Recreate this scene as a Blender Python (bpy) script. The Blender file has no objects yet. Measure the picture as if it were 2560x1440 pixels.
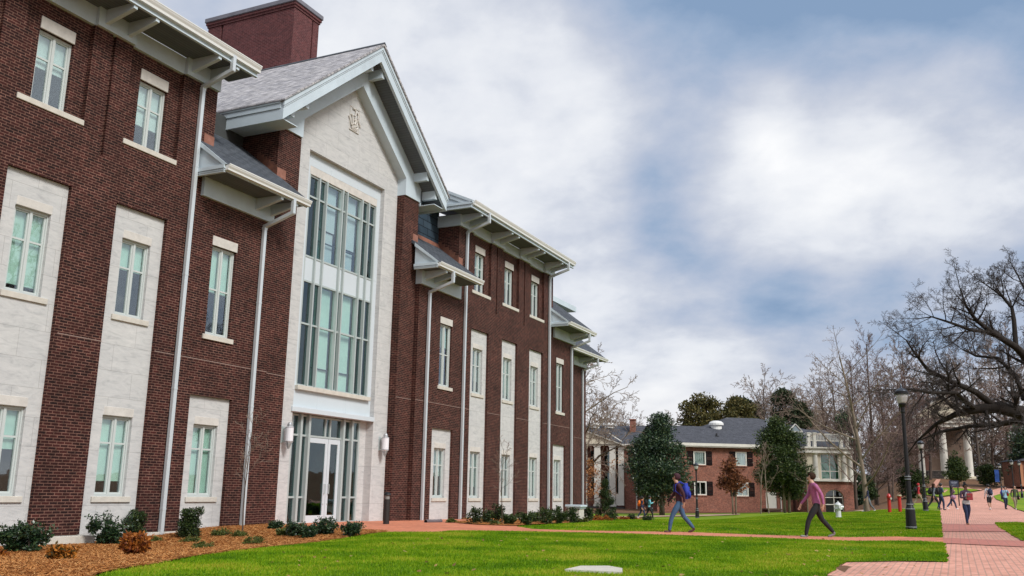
import bpy, bmesh, math, random
import numpy as np
from mathutils import Vector, Matrix
PI = math.pi
S = bpy.context.scene
COL = S.collection
rnd = random.Random(7)

# ------------------------------------------------------------------ camera
FPX, PITCH, ROLL, YAW = 2312.48, 0.2172042, -0.0174143, 0.4423138
EYE = 1.1
def cam_matrix():
    cp, sp = math.cos(PITCH), math.sin(PITCH)
    cy, sy = math.cos(YAW), math.sin(YAW)
    cr, sr = math.cos(ROLL), math.sin(ROLL)
    Rr = np.array([[cr, -sr, 0], [sr, cr, 0], [0, 0, 1]])
    Rp = np.array([[1, 0, 0], [0, sp, cp], [0, -cp, sp]])
    Ry = np.array([[sy, cy, 0], [-cy, sy, 0], [0, 0, 1]])
    return Ry @ Rp @ Rr
RC = cam_matrix()
HX, HY = math.cos(YAW), math.sin(YAW)
RX, RY = math.sin(YAW), -math.cos(YAW)
def ray(px, py):
    d = RC @ np.array([(px - 1280) / FPX, (py - 720) / FPX, 1.0])
    return d
def at(px, py, d):
    """world point on the sight line at horizontal forward distance d"""
    r = ray(px, py)
    t = d / (r[0] * HX + r[1] * HY)
    return Vector((r[0] * t, r[1] * t, EYE + r[2] * t))
def onplane(px, py, Y):
    r = ray(px, py); t = Y / r[1]
    return Vector((r[0] * t, Y, EYE + r[2] * t))
def interp(x, pts):
    if x <= pts[0][0]: return pts[0][1]
    for (a, va), (b, vb) in zip(pts, pts[1:]):
        if x <= b:
            t = (x - a) / (b - a); t = t * t * (3 - 2 * t)
            return va + (vb - va) * t
    return pts[-1][1]
ZL = [(0, 0), (36, 0), (50, -.33), (75, -.74), (100, -.62), (150, -.3), (400, .5)]
ZM = [(0, 0), (30, .02), (50, .06), (66, .02), (100, -.4), (150, -.2), (400, 6)]
ZR = [(0, 0), (30, .1), (42, .08), (58, .36), (68, .45), (85, 1.1), (110, 2.3), (150, 4.35), (200, 6.0), (400, 14)]
def sm(t):
    t = max(0, min(1, t)); return t * t * (3 - 2 * t)
def ground(x, y):
    d = x * HX + y * HY
    if d < 1: d = 1.0
    u = x * RX + y * RY
    r = u / d
    l, m, h = interp(d, ZL), interp(d, ZM), interp(d, ZR)
    if r < .345: z = l + (m - l) * sm((r - .19) / .155)
    else: z = m + (h - m) * sm((r - .345) / .085)
    # the planting bed sinks a little along the near end of the hall
    z -= .25 * sm((20.5 - x) / 5.0) * sm((y - 10.5) / 5)
    return z
def G(px, py):
    """where the sight line meets the terrain"""
    r = ray(px, py); lo, hi = 2.0, 2.0
    hn = math.hypot(r[0], r[1])
    t = 2.0
    while t < 500:
        x, y, z = r[0] * t, r[1] * t, EYE + r[2] * t
        if z < ground(x, y): break
        t *= 1.01
    lo, hi = t / 1.01, t
    for _ in range(30):
        m = (lo + hi) / 2
        if EYE + r[2] * m < ground(r[0] * m, r[1] * m): hi = m
        else: lo = m
    x, y = r[0] * hi, r[1] * hi
    return Vector((x, y, ground(x, y)))
def gz(p): return Vector((p[0], p[1], ground(p[0], p[1])))
def vdist(px, d):
    """ground point under picture column px at forward distance d"""
    q = at(px, 1245, d); return Vector((q.x, q.y, ground(q.x, q.y)))

# ------------------------------------------------------------------ mesh helpers
class MB:
    def __init__(self): self.v = []; self.f = []; self.m = []; self.mi = 0
    def add(self, vs, fs):
        b = len(self.v); self.v += [tuple(p) for p in vs]
        for f in fs: self.f.append(tuple(i + b for i in f)); self.m.append(self.mi)
    def poly(self, *pts): self.add(pts, [tuple(range(len(pts)))])
    def box(self, x0, x1, y0, y1, z0, z1):
        v = [(x0, y0, z0), (x1, y0, z0), (x1, y1, z0), (x0, y1, z0), (x0, y0, z1), (x1, y0, z1), (x1, y1, z1), (x0, y1, z1)]
        self.add(v, [(0, 3, 2, 1), (4, 5, 6, 7), (0, 1, 5, 4), (1, 2, 6, 5), (2, 3, 7, 6), (3, 0, 4, 7)])
    def bevbox(self, x0, x1, y0, y1, z0, z1, b=.01):
        bm = bmesh.new(); bmesh.ops.create_cube(bm, size=1)
        for v in bm.verts:
            v.co = Vector((x0 + (v.co.x + .5) * (x1 - x0), y0 + (v.co.y + .5) * (y1 - y0), z0 + (v.co.z + .5) * (z1 - z0)))
        bmesh.ops.bevel(bm, geom=bm.edges[:], offset=b, segments=1, affect='EDGES', profile=.5)
        self.frombm(bm)
    def frombm(self, bm, M=None):
        bm.verts.index_update()
        vs = [(M @ v.co if M else v.co.copy()) for v in bm.verts]
        self.add(vs, [tuple(v.index for v in f.verts) for f in bm.faces]); bm.free()
    def prism(self, pts, axis, a, b):
        """extrude a 2D polygon along an axis; pts are the two other coordinates in xyz order"""
        def mk(p, t):
            if axis == 'x': return (t, p[0], p[1])
            if axis == 'y': return (p[0], t, p[1])
            return (p[0], p[1], t)
        n = len(pts); v = [mk(p, a) for p in pts] + [mk(p, b) for p in pts]
        area = sum(pts[i][0] * pts[(i + 1) % n][1] - pts[(i + 1) % n][0] * pts[i][1] for i in range(n))
        fl = (area > 0) == (b > a)
        if axis == 'y': fl = not fl
        sides = [(i, (i + 1) % n, n + (i + 1) % n, n + i) for i in range(n)]
        caps = [tuple(reversed(range(n))), tuple(range(n, 2 * n))]
        fs = sides + caps
        if not fl: fs = [tuple(reversed(f)) for f in fs]
        self.add(v, fs)
    def tube(self, pts, rads, n=6, cap=True):
        pts = [Vector(p) for p in pts]
        if not isinstance(rads, (list, tuple)): rads = [rads] * len(pts)
        t0 = (pts[1] - pts[0]).normalized()
        up = Vector((0, 0, 1)) if abs(t0.z) < .9 else Vector((1, 0, 0))
        nx = t0.cross(up).normalized()
        vs = []
        for i, p in enumerate(pts):
            if i == 0: t = t0
            elif i == len(pts) - 1: t = (pts[i] - pts[i - 1])
            else: t = pts[i + 1] - pts[i - 1]
            if t.length < 1e-9: t = t0
            t = t.normalized()
            nx = (nx - t * nx.dot(t))
            nx = nx.normalized() if nx.length > 1e-6 else t.orthogonal().normalized()
            ny = t.cross(nx)
            r = rads[i]
            for k in range(n):
                a = 2 * PI * k / n
                vs.append(p + nx * (r * math.cos(a)) + ny * (r * math.sin(a)))
        fs = []
        for i in range(len(pts) - 1):
            for k in range(n):
                k2 = (k + 1) % n
                fs.append((i * n + k, i * n + k2, (i + 1) * n + k2, (i + 1) * n + k))
        if cap:
            fs.append(tuple(reversed(range(n)))); e = (len(pts) - 1) * n
            fs.append(tuple(range(e, e + n)))
        self.add(vs, fs)
    def lathe(self, prof, c=(0, 0, 0), n=16):
        vs = []; fs = []
        for r, z in prof:
            for k in range(n):
                a = 2 * PI * k / n
                vs.append((c[0] + r * math.cos(a), c[1] + r * math.sin(a), c[2] + z))
        for i in range(len(prof) - 1):
            for k in range(n):
                k2 = (k + 1) % n
                fs.append((i * n + k, i * n + k2, (i + 1) * n + k2, (i + 1) * n + k))
        fs.append(tuple(reversed(range(n)))); e = (len(prof) - 1) * n; fs.append(tuple(range(e, e + n)))
        self.add(vs, fs)
    def ball(self, c, rx, ry=None, rz=None, sub=2):
        bm = bmesh.new(); bmesh.ops.create_icosphere(bm, subdivisions=sub, radius=1)
        ry = ry or rx; rz = rz or rx
        self.frombm(bm, Matrix.Translation(Vector(c)) @ Matrix.Diagonal((rx, ry, rz, 1)))

def set_uv(me):
    """box projection in metres, u level and v up the slope"""
    n = len(me.loops)
    if n == 0: return
    co = np.empty(len(me.vertices) * 3, np.float32); me.vertices.foreach_get('co', co); co = co.reshape(-1, 3)
    vi = np.empty(n, np.int32); me.loops.foreach_get('vertex_index', vi)
    nf = len(me.polygons)
    nr = np.empty(nf * 3, np.float32); me.polygons.foreach_get('normal', nr); nr = nr.reshape(-1, 3)
    lt = np.empty(nf, np.int32); me.polygons.foreach_get('loop_total', lt)
    N = np.repeat(nr, lt, axis=0)
    u = np.stack([-N[:, 1], N[:, 0], np.zeros(n)], 1)
    L = np.linalg.norm(u, axis=1); flat = L < .2
    u[flat] = (1, 0, 0); L[flat] = 1; u /= L[:, None]
    w = np.cross(N, u); w[flat] = (0, 1, 0)
    P = co[vi]
    uv = np.stack([(P * u).sum(1), (P * w).sum(1)], 1).astype(np.float32)
    lay = me.uv_layers.new(name='UVMap')
    lay.data.foreach_set('uv', uv.ravel())

def build(name, mb, mats, parent=None, smooth=False, local=False, loc=None, uv=True):
    """link one mesh object; vertices are in world space unless local=True"""
    me = bpy.data.meshes.new(name)
    me.from_pydata(mb.v, [], mb.f)
    if not isinstance(mats, (list, tuple)): mats = [mats]
    for m in mats: me.materials.append(m)
    if len(mats) > 1: me.polygons.foreach_set('material_index', np.array(mb.m, np.int32))
    me.update()
    if uv: set_uv(me)
    if smooth: me.polygons.foreach_set('use_smooth', np.ones(len(me.polygons), bool))
    o = bpy.data.objects.new(name, me); COL.objects.link(o)
    if parent is not None:
        o.parent = parent
        if not local:
            b = Vector((0, 0, 0)); q = parent
            while q is not None: b += q.location; q = q.parent
            me.transform(Matrix.Translation(-b))
    elif loc is not None and not local:
        me.transform(Matrix.Translation(-Vector(loc))); o.location = loc
    elif loc is not None: o.location = loc
    return o
def tag(o, label, cat, group=None, kind=None):
    if label: o['label'] = label
    if cat: o['category'] = cat
    if group: o['group'] = group
    if kind: o['kind'] = kind
    return o
def empty(name, loc, rz=0, label=None, cat=None, group=None):
    o = bpy.data.objects.new(name, None); COL.objects.link(o)
    o.location = loc; o.rotation_euler = (0, 0, rz); o.empty_display_size = .3
    tag(o, label, cat, group); return o
def copy_tree(o, parent=None):
    c = o.copy(); COL.objects.link(c); c.parent = parent
    for ch in list(o.children): copy_tree(ch, c)
    return c
def dup(o, loc, rz, label, scale=None, group=None):
    c = copy_tree(o); c.location = loc; c.rotation_euler = (0, 0, rz); c['label'] = label
    if scale: c.scale = (scale,) * 3 if not isinstance(scale, tuple) else scale
    if group: c['group'] = group
    return c

# ------------------------------------------------------------------ materials
def mat(name):
    m = bpy.data.materials.new(name); m.use_nodes = True
    nt = m.node_tree; b = nt.nodes['Principled BSDF']
    return m, nt, b
def N(nt, t, **kw):
    n = nt.nodes.new(t)
    for k, v in kw.items():
        if k in n.inputs.keys(): n.inputs[k].default_value = v
        else: setattr(n, k, v)
    return n
def L(nt, a, b): nt.links.new(a, b)
def rgb(c): return (c[0], c[1], c[2], 1)
def plain(name, c, rough=.6, metal=0, var=.0, vscale=3, bump=0, bscale=40, spec=.5, c2=None):
    m, nt, b = mat(name)
    b.inputs['Base Color'].default_value = rgb(c); b.inputs['Roughness'].default_value = rough
    b.inputs['Metallic'].default_value = metal; b.inputs['Specular IOR Level'].default_value = spec
    if var or c2:
        tc = N(nt, 'ShaderNodeTexCoord'); ns = N(nt, 'ShaderNodeTexNoise', Scale=vscale, Detail=6, Roughness=.65)
        L(nt, tc.outputs['Object'], ns.inputs['Vector'])
        r = N(nt, 'ShaderNodeValToRGB'); e = r.color_ramp.elements
        k = c2 or tuple(x * (1 - var) for x in c)
        e[0].position = .3; e[0].color = rgb(k); e[1].position = .7
        e[1].color = rgb(c if c2 else tuple(min(1, x * (1 + var * .7)) for x in c))
        L(nt, ns.outputs[0], r.inputs[0]); L(nt, r.outputs[0], b.inputs['Base Color'])
    if bump:
        tc = N(nt, 'ShaderNodeTexCoord'); ns = N(nt, 'ShaderNodeTexNoise', Scale=bscale, Detail=5)
        L(nt, tc.outputs['Object'], ns.inputs['Vector'])
        bp = N(nt, 'ShaderNodeBump', Strength=bump, Distance=.02); L(nt, ns.outputs[0], bp.inputs['Height']); L(nt, bp.outputs[0], b.inputs['Normal'])
    return m
def mixc(nt, f, a, b_, mode='MIX'):
    n = N(nt, 'ShaderNodeMix', data_type='RGBA', blend_type=mode)
    for s, v in ((0, f), (6, a), (7, b_)):
        if hasattr(v, 'is_output'): L(nt, v, n.inputs[s])
        else: n.inputs[s].default_value = v
    return n.outputs[2]
def brickmat(name, c1, c2, mortar, bw=.2032, rh=.0657, ms=.009, rough=.8, var=.35, bump=.5, offset=.5, blotch=1.2, bias=0.0, smooth=.15):
    m, nt, b = mat(name)
    tc = N(nt, 'ShaderNodeTexCoord')
    bt = N(nt, 'ShaderNodeTexBrick'); bt.offset = offset
    for k, v in {'Scale': 1, 'Mortar Size': ms, 'Mortar Smooth': smooth, 'Bias': bias, 'Brick Width': bw, 'Row Height': rh}.items(): bt.inputs[k].default_value = v
    bt.inputs['Color1'].default_value = rgb(c1); bt.inputs['Color2'].default_value = rgb(c2); bt.inputs['Mortar'].default_value = rgb(mortar)
    L(nt, tc.outputs['UV'], bt.inputs['Vector'])
    ns = N(nt, 'ShaderNodeTexNoise', Scale=blotch, Detail=7, Roughness=.7); L(nt, tc.outputs['UV'], ns.inputs['Vector'])
    r = N(nt, 'ShaderNodeMapRange'); r.inputs[1].default_value = .25; r.inputs[2].default_value = .75
    r.inputs[3].default_value = 1 - var; r.inputs[4].default_value = 1 + var
    L(nt, ns.outputs[0], r.inputs[0])
    n2 = N(nt, 'ShaderNodeTexNoise', Scale=1 / bw * 1.3, Detail=3); L(nt, tc.outputs['UV'], n2.inputs['Vector'])
    r2 = N(nt, 'ShaderNodeMapRange'); r2.inputs[3].default_value = 1 - var * .8; r2.inputs[4].default_value = 1 + var * .8
    r2.inputs[1].default_value = .3; r2.inputs[2].default_value = .7
    L(nt, n2.outputs[0], r2.inputs[0])
    mm = N(nt, 'ShaderNodeMath', operation='MULTIPLY'); L(nt, r.outputs[0], mm.inputs[0]); L(nt, r2.outputs[0], mm.inputs[1])
    cb = N(nt, 'ShaderNodeCombineColor')
    for i in range(3): L(nt, mm.outputs[0], cb.inputs[i])
    out = mixc(nt, 1.0, bt.outputs['Color'], cb.outputs[0], 'MULTIPLY')
    L(nt, out, b.inputs['Base Color']); b.inputs['Roughness'].default_value = rough; b.inputs['Specular IOR Level'].default_value = .22
    if bump:
        bp = N(nt, 'ShaderNodeBump', Strength=bump, Distance=.012); bp.invert = True
        L(nt, bt.outputs['Fac'], bp.inputs['Height']); L(nt, bp.outputs[0], b.inputs['Normal'])
    return m
def noisemat(name, stops, scale, rough=.9, coord='Object', detail=9, bump=.4, bdist=.03, nrough=.65, dist=0, stretch=None, scale2=None, amt2=.4, c2a=None):
    m, nt, b = mat(name)
    tc = N(nt, 'ShaderNodeTexCoord'); vec = tc.outputs[coord]
    if stretch:
        mp = N(nt, 'ShaderNodeMapping'); mp.inputs['Scale'].default_value = stretch; L(nt, vec, mp.inputs['Vector']); vec = mp.outputs[0]
    ns = N(nt, 'ShaderNodeTexNoise', Scale=scale, Detail=detail, Roughness=nrough, Distortion=dist); L(nt, vec, ns.inputs['Vector'])
    r = N(nt, 'ShaderNodeValToRGB'); e = r.color_ramp.elements
    while len(e) < len(stops): e.new(.5)
    for i, (p, c) in enumerate(stops): e[i].position = p; e[i].color = rgb(c)
    L(nt, ns.outputs[0], r.inputs[0]); out = r.outputs[0]
    if scale2:
        n2 = N(nt, 'ShaderNodeTexNoise', Scale=scale2, Detail=4); L(nt, vec, n2.inputs['Vector'])
        r3 = N(nt, 'ShaderNodeMapRange'); r3.inputs[1].default_value = .35; r3.inputs[2].default_value = .65; L(nt, n2.outputs[0], r3.inputs[0])
        k = N(nt, 'ShaderNodeMath', operation='MULTIPLY'); L(nt, r3.outputs[0], k.inputs[0]); k.inputs[1].default_value = amt2
        out = mixc(nt, k.outputs[0], out, rgb(c2a))
    L(nt, out, b.inputs['Base Color']); b.inputs['Roughness'].default_value = rough
    b.inputs['Specular IOR Level'].default_value = .2
    if bump:
        bp = N(nt, 'ShaderNodeBump', Strength=bump, Distance=bdist); L(nt, ns.outputs[0], bp.inputs['Height']); L(nt, bp.outputs[0], b.inputs['Normal'])
    return m
def leafmat(name, cs, rough=.55, trans=.25, spec=.3):
    """colour differs from leaf to leaf"""
    m, nt, b = mat(name)
    g = N(nt, 'ShaderNodeNewGeometry'); r = N(nt, 'ShaderNodeValToRGB'); e = r.color_ramp.elements
    while len(e) < len(cs): e.new(.5)
    for i, c in enumerate(cs): e[i].position = i / (len(cs) - 1); e[i].color = rgb(c)
    L(nt, g.outputs['Random Per Island'], r.inputs[0]); L(nt, r.outputs[0], b.inputs['Base Color'])
    b.inputs['Roughness'].default_value = rough; b.inputs['Specular IOR Level'].default_value = spec
    if trans:
        t = N(nt, 'ShaderNodeBsdfTranslucent'); L(nt, r.outputs[0], t.inputs['Color'])
        mx = N(nt, 'ShaderNodeMixShader'); mx.inputs[0].default_value = trans
        L(nt, b.outputs[0], mx.inputs[1]); L(nt, t.outputs[0], mx.inputs[2]); L(nt, mx.outputs[0], nt.nodes['Material Output'].inputs['Surface'])
    return m
def glassmat(name, tint, refl=.09, gcol=(.9, .95, 1)):
    m, nt, b = mat(name); nt.nodes.remove(b)
    t = N(nt, 'ShaderNodeBsdfTransparent'); t.inputs[0].default_value = rgb(tint)
    g = N(nt, 'ShaderNodeBsdfGlossy'); g.inputs['Color'].default_value = rgb(gcol); g.inputs['Roughness'].default_value = .02
    lw = N(nt, 'ShaderNodeLayerWeight', Blend=.5); fr = N(nt, 'ShaderNodeMath', operation='POWER'); L(nt, lw.outputs['Facing'], fr.inputs[0]); fr.inputs[1].default_value = 4.0
    a = N(nt, 'ShaderNodeMath', operation='MULTIPLY_ADD'); L(nt, fr.outputs[0], a.inputs[0]); a.inputs[1].default_value = .85; a.inputs[2].default_value = refl
    a.use_clamp = True
    tc = N(nt, 'ShaderNodeTexCoord'); ns = N(nt, 'ShaderNodeTexNoise', Scale=1.6, Detail=2); L(nt, tc.outputs['Object'], ns.inputs['Vector'])
    bp = N(nt, 'ShaderNodeBump', Strength=.06, Distance=.05); L(nt, ns.outputs[0], bp.inputs['Height']); L(nt, bp.outputs[0], g.inputs['Normal'])
    mx = N(nt, 'ShaderNodeMixShader'); L(nt, a.outputs[0], mx.inputs[0]); L(nt, t.outputs[0], mx.inputs[1]); L(nt, g.outputs[0], mx.inputs[2])
    L(nt, mx.outputs[0], nt.nodes['Material Output'].inputs['Surface'])
    return m
def emitmat(name, c, s):
    m, nt, b = mat(name); b.inputs['Base Color'].default_value = rgb(c)
    b.inputs['Emission Color'].default_value = rgb(c); b.inputs['Emission Strength'].default_value = s
    return m

M = {}
M['brick'] = brickmat('dark_brick', (.046, .0105, .0088), (.0150, .0050, .0053), (.145, .076, .057), ms=.009, var=.45, blotch=.8)
M['brick_chimney'] = brickmat('chimney_brick', (.115, .034, .036), (.072, .024, .028), (.16, .08, .076), var=.25)
M['house_brick'] = brickmat('house_brick', (.27, .082, .050), (.16, .052, .036), (.28, .19, .15), var=.35, bump=.3)
def stonemat():
    m, nt, b = mat('pale_granite')
    tc = N(nt, 'ShaderNodeTexCoord'); mp = N(nt, 'ShaderNodeMapping'); mp.inputs['Scale'].default_value = (1.0, 3.4, 1); mp.inputs['Rotation'].default_value = (0, 0, .3)
    L(nt, tc.outputs['UV'], mp.inputs['Vector'])
    n1 = N(nt, 'ShaderNodeTexNoise', Scale=2.2, Detail=10, Roughness=.72, Distortion=1.0); L(nt, mp.outputs[0], n1.inputs['Vector'])
    r = N(nt, 'ShaderNodeValToRGB'); e = r.color_ramp.elements; e.new(.5)
    for i, (p, c) in enumerate([(.27, (.36, .365, .37)), (.47, (.50, .50, .495)), (.70, (.585, .58, .57))]): e[i].position = p; e[i].color = rgb(c)
    L(nt, n1.outputs[0], r.inputs[0])
    bt = N(nt, 'ShaderNodeTexBrick'); bt.offset = .5
    for k, v in {'Scale': 1, 'Mortar Size': .004, 'Mortar Smooth': .3, 'Bias': 0, 'Brick Width': 1.27, 'Row Height': .63}.items(): bt.inputs[k].default_value = v
    bt.inputs['Color1'].default_value = (1, 1, 1, 1); bt.inputs['Color2'].default_value = (.955, .96, .97, 1); bt.inputs['Mortar'].default_value = (.55, .54, .53, 1)
    L(nt, tc.outputs['UV'], bt.inputs['Vector'])
    out = mixc(nt, 1.0, r.outputs[0], bt.outputs['Color'], 'MULTIPLY')
    L(nt, out, b.inputs['Base Color']); b.inputs['Roughness'].default_value = .75; b.inputs['Specular IOR Level'].default_value = .25
    n3 = N(nt, 'ShaderNodeTexNoise', Scale=30, Detail=4); L(nt, tc.outputs['UV'], n3.inputs['Vector'])
    bp = N(nt, 'ShaderNodeBump', Strength=.25, Distance=.01); L(nt, n3.outputs[0], bp.inputs['Height']); L(nt, bp.outputs[0], b.inputs['Normal'])
    return m
M['stone'] = stonemat()
M['sill'] = plain('cut_limestone', (.54, .51, .455), .8, var=.12, vscale=6, bump=.15)
M['lintel'] = plain('lintel_limestone', (.56, .535, .50), .8, var=.14, vscale=5, bump=.15)
M['white'] = plain('white_trim_paint', (.50, .585, .645), .5, var=.12, vscale=.9)
M['panel'] = plain('white_metal_panel', (.54, .595, .635), .4, var=.03, vscale=1)
M['frame'] = plain('pale_window_frame', (.50, .54, .53), .4)
M['mullion'] = plain('grey_aluminium', (.42, .475, .47), .4, metal=.15)
M['pipe'] = plain('grey_white_downspout', (.60, .65, .68), .35, metal=.3)
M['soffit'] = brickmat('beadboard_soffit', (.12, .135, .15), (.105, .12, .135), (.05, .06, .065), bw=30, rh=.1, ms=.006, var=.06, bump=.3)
M['gutter'] = plain('white_gutter', (.66, .67, .655), .35)
M['interior'] = plain('dim_interior', (.045, .05, .05), .9, var=.5, vscale=.8)
M['blind'] = plain('roller_blind', (.63, .80, .72), .8, var=.08, vscale=2)
M['blind2'] = plain('pale_roller_blind', (.74, .80, .80), .8, var=.06, vscale=2)
M['glass'] = glassmat('window_glass', (.89, .95, .93), .15)
M['glass_dark'] = glassmat('tinted_glass', (.42, .62, .60), .10)
M['shingle'] = brickmat('grey_shingles', (.29, .285, .305), (.44, .425, .43), (.14, .14, .16), bw=.32, rh=.145, ms=.012, var=.35, bump=.6, blotch=2.4, smooth=.5)
M['slate'] = brickmat('dark_slate_shingles', (.062, .072, .088), (.085, .095, .11), (.022, .026, .033), bw=.34, rh=.145, ms=.016, var=.3, bump=.7, smooth=.5)
M['slate_wall'] = brickmat('slate_siding', (.030, .050, .072), (.042, .066, .09), (.008, .012, .018), bw=.7, rh=.3, ms=.016, var=.2, bump=.7)
M['copper'] = plain('copper_flashing', (.34, .16, .115), .6, metal=.2, var=.25, vscale=5, c2=(.20, .075, .045))
M['house_shingle'] = brickmat('house_roof_shingles', (.060, .064, .078), (.088, .092, .108), (.03, .032, .04), bw=.3, rh=.14, ms=.012, var=.3, bump=.4)
M['copper_dark'] = plain('shaded_copper', (.19, .078, .048), .65, metal=.15, var=.35, vscale=6, c2=(.09, .036, .026))  # shade on the stepped flashing is put into this darker copper colour
M['string'] = plain('pale_mortar_course', (.30, .22, .19), .8, var=.2)
M['black'] = plain('black_cast_iron', (.012, .012, .014), .4, metal=.3)
M['house_white'] = plain('house_white_paint', (.62, .60, .54), .6, var=.1, vscale=1.5)
M['cream'] = plain('cream_panel', (.58, .52, .40), .6, var=.06)
M['shutter'] = plain('black_shutter', (.005, .005, .008), .7, spec=.15)
M['bark_dark'] = noisemat('dark_bark', [(.3, (.012, .010, .009)), (.7, (.035, .028, .024))], 6, stretch=(1, 1, .25), bump=.8, bdist=.05)
M['bark_brown'] = noisemat('brown_bark', [(.3, (.055, .038, .030)), (.7, (.12, .088, .072))], 6, stretch=(1, 1, .25), bump=.6, bdist=.05)
M['bark_pale'] = noisemat('pale_bark', [(.3, (.12, .095, .07)), (.7, (.26, .21, .16))], 5, stretch=(1, 1, .3), bump=.5, bdist=.04)
M['bark_mid'] = noisemat('greyish_bark', [(.3, (.05, .038, .031)), (.7, (.115, .09, .075))], 6, stretch=(1, 1, .25), bump=.6, bdist=.04)
M['twig_red'] = plain('reddish_twigs', (.15, .098, .086), .8)
M['twig_tan'] = plain('tan_twigs', (.21, .155, .12), .8)
# ------------------------------------------------------------------ the brick hall
Y0 = 18.0
hall = empty('brick_hall', (26, 18, 0), 0, 'three storey dark red brick hall with a white gabled entrance bay and pale stone panels', 'hall')
def wallf(mb, x0, x1, z0, z1, y, holes=(), depth=.1):
    """wall face at y with rectangular holes and their reveals"""
    xs = sorted({x0, x1, *[h[0] for h in holes], *[h[1] for h in holes]})
    zs = sorted({z0, z1, *[h[2] for h in holes], *[h[3] for h in holes]})
    xs = [x for x in xs if x0 <= x <= x1]; zs = [z for z in zs if z0 <= z <= z1]
    for a, b in zip(xs, xs[1:]):
        run = None
        for c, d in zip(zs, zs[1:]):
            cx, cz = (a + b) / 2, (c + d) / 2
            solid = not any(h[0] < cx < h[1] and h[2] < cz < h[3] for h in holes)
            if solid:
                run = (run[0], d) if run else (c, d)
            if (not solid) and run: mb.poly((a, y, run[0]), (b, y, run[0]), (b, y, run[1]), (a, y, run[1])); run = None
        if run: mb.poly((a, y, run[0]), (b, y, run[0]), (b, y, run[1]), (a, y, run[1]))
    for h in holes:
        a, b, c, d = h[:4]; e = y + (h[4] if len(h) > 4 else depth)
        c0 = max(c, z0); d0 = min(d, z1)
        if a > x0: mb.poly((a, y, c0), (a, y, d0), (a, e, d0), (a, e, c0))
        if b < x1: mb.poly((b, y, c0), (b, e, c0), (b, e, d0), (b, y, d0))
        if d < z1: mb.poly((a, y, d), (b, y, d), (b, e, d), (a, e, d))
        if c > z0: mb.poly((a, y, c), (a, e, c), (b, e, c), (b, y, c))

WREV = .13      # reveal of the window openings
blind_mats = [M['blind'], M['blind2'], plain('dull_roller_blind', (.46, .60, .55), .8, var=.15, vscale=2), plain('grey_roller_blind', (.50, .56, .57), .8, var=.12, vscale=2)]
def window(cx, w, z0, z1, y, blind, bmat=0, sillw=None, sillp=.04, ysill=None, lint=None, lint_p=.02, split=.66, label=None):
    """paired casement window: frame, panes, blind, sill, lintel; y is the face of the wall it sits in"""
    yf = y + WREV - .05; x0, x1 = cx - w / 2, cx + w / 2
    t = .055; mb = MB(); yb = yf + .09
    mb.box(x0, x0 + t, yf, yb, z0, z1); mb.box(x1 - t, x1, yf, yb, z0, z1)
    mb.box(x0 + t, x1 - t, yf, yb, z1 - t, z1); mb.box(x0 + t, x1 - t, yf, yb, z0, z0 + t * 1.1)
    s = .035; y1 = yf + .03; y2 = yf + .08            # sashes
    for a, b in ((x0 + t, cx - .03), (cx + .03, x1 - t)):
        mb.box(a, a + s, y1, y2, z0 + t * 1.1, z1 - t); mb.box(b - s, b, y1, y2, z0 + t * 1.1, z1 - t)
        mb.box(a + s, b - s, y1, y2, z1 - t - s, z1 - t); mb.box(a + s, b - s, y1, y2, z0 + t * 1.1, z0 + t * 1.1 + s)
        zs = z0 + (z1 - z0) * split
        mb.box(a + s, b - s, y1 + .005, y2 - .005, zs - .022, zs + .022)
    mb.box(cx - .03, cx + .03, yf, yb, z0 + t * 1.1, z1 - t)
    o = build('window', mb, M['frame'], hall)
    if label: o['label'] = label
    g = MB(); g.box(x0 + t, x1 - t, yf + .055, yf + .061, z0 + t, z1 - t); build('pane', g, M['glass'], o)
    if blind > 0:
        zb = z1 - (z1 - z0) * blind
        b = MB(); b.box(x0 + .03, cx - .015, yf + .15, yf + .156, zb, z1); b.box(cx + .015, x1 - .03, yf + .15, yf + .156, zb - .012, z1)
        b.tube([(x0 + .03, yf + .153, zb - .012), (x1 - .03, yf + .153, zb - .012)], .012, 5)
        build('blind', b, blind_mats[bmat if cx < 20 else (int(cx * 7 + z0 * 3) % 4)], o)
    if sillw:
        sb = MB(); ys = y if ysill is None else ysill
        sb.bevbox(sillw[0], sillw[1], ys - sillp, y + WREV - .05, z0 - .135, z0, .008); build('sill', sb, M['sill'], o)
    if lint:
        lb = MB(); lb.bevbox(x0 - lint[0], x1 + lint[0], y - lint_p, y + .12, z1 + .003, z1 + lint[1], .006); build('lintel', lb, M['lintel'], o)
    return o

PANEL_R = .1
def panel_stone(cx, hw, z1, wins, mb_holes):
    """recessed granite panel with its windows"""
    y = Y0 + PANEL_R; mb = MB()
    holes = [(cx - w / 2, cx + w / 2, a, b) for (w, a, b) in wins]
    wallf(mb, cx - hw, cx + hw, -.6, z1, y, holes, WREV)
    build('stone_panel', mb, M['stone'], hall)
def win_in_panel(cx, w, z0, z1, blind, bm, split):
    window(cx, w, z0, z1, Y0 + PANEL_R, blind, bm, (cx - w / 2 - .1, cx + w / 2 + .14), .05, None, (0.0, .21), .008, split)

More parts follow.
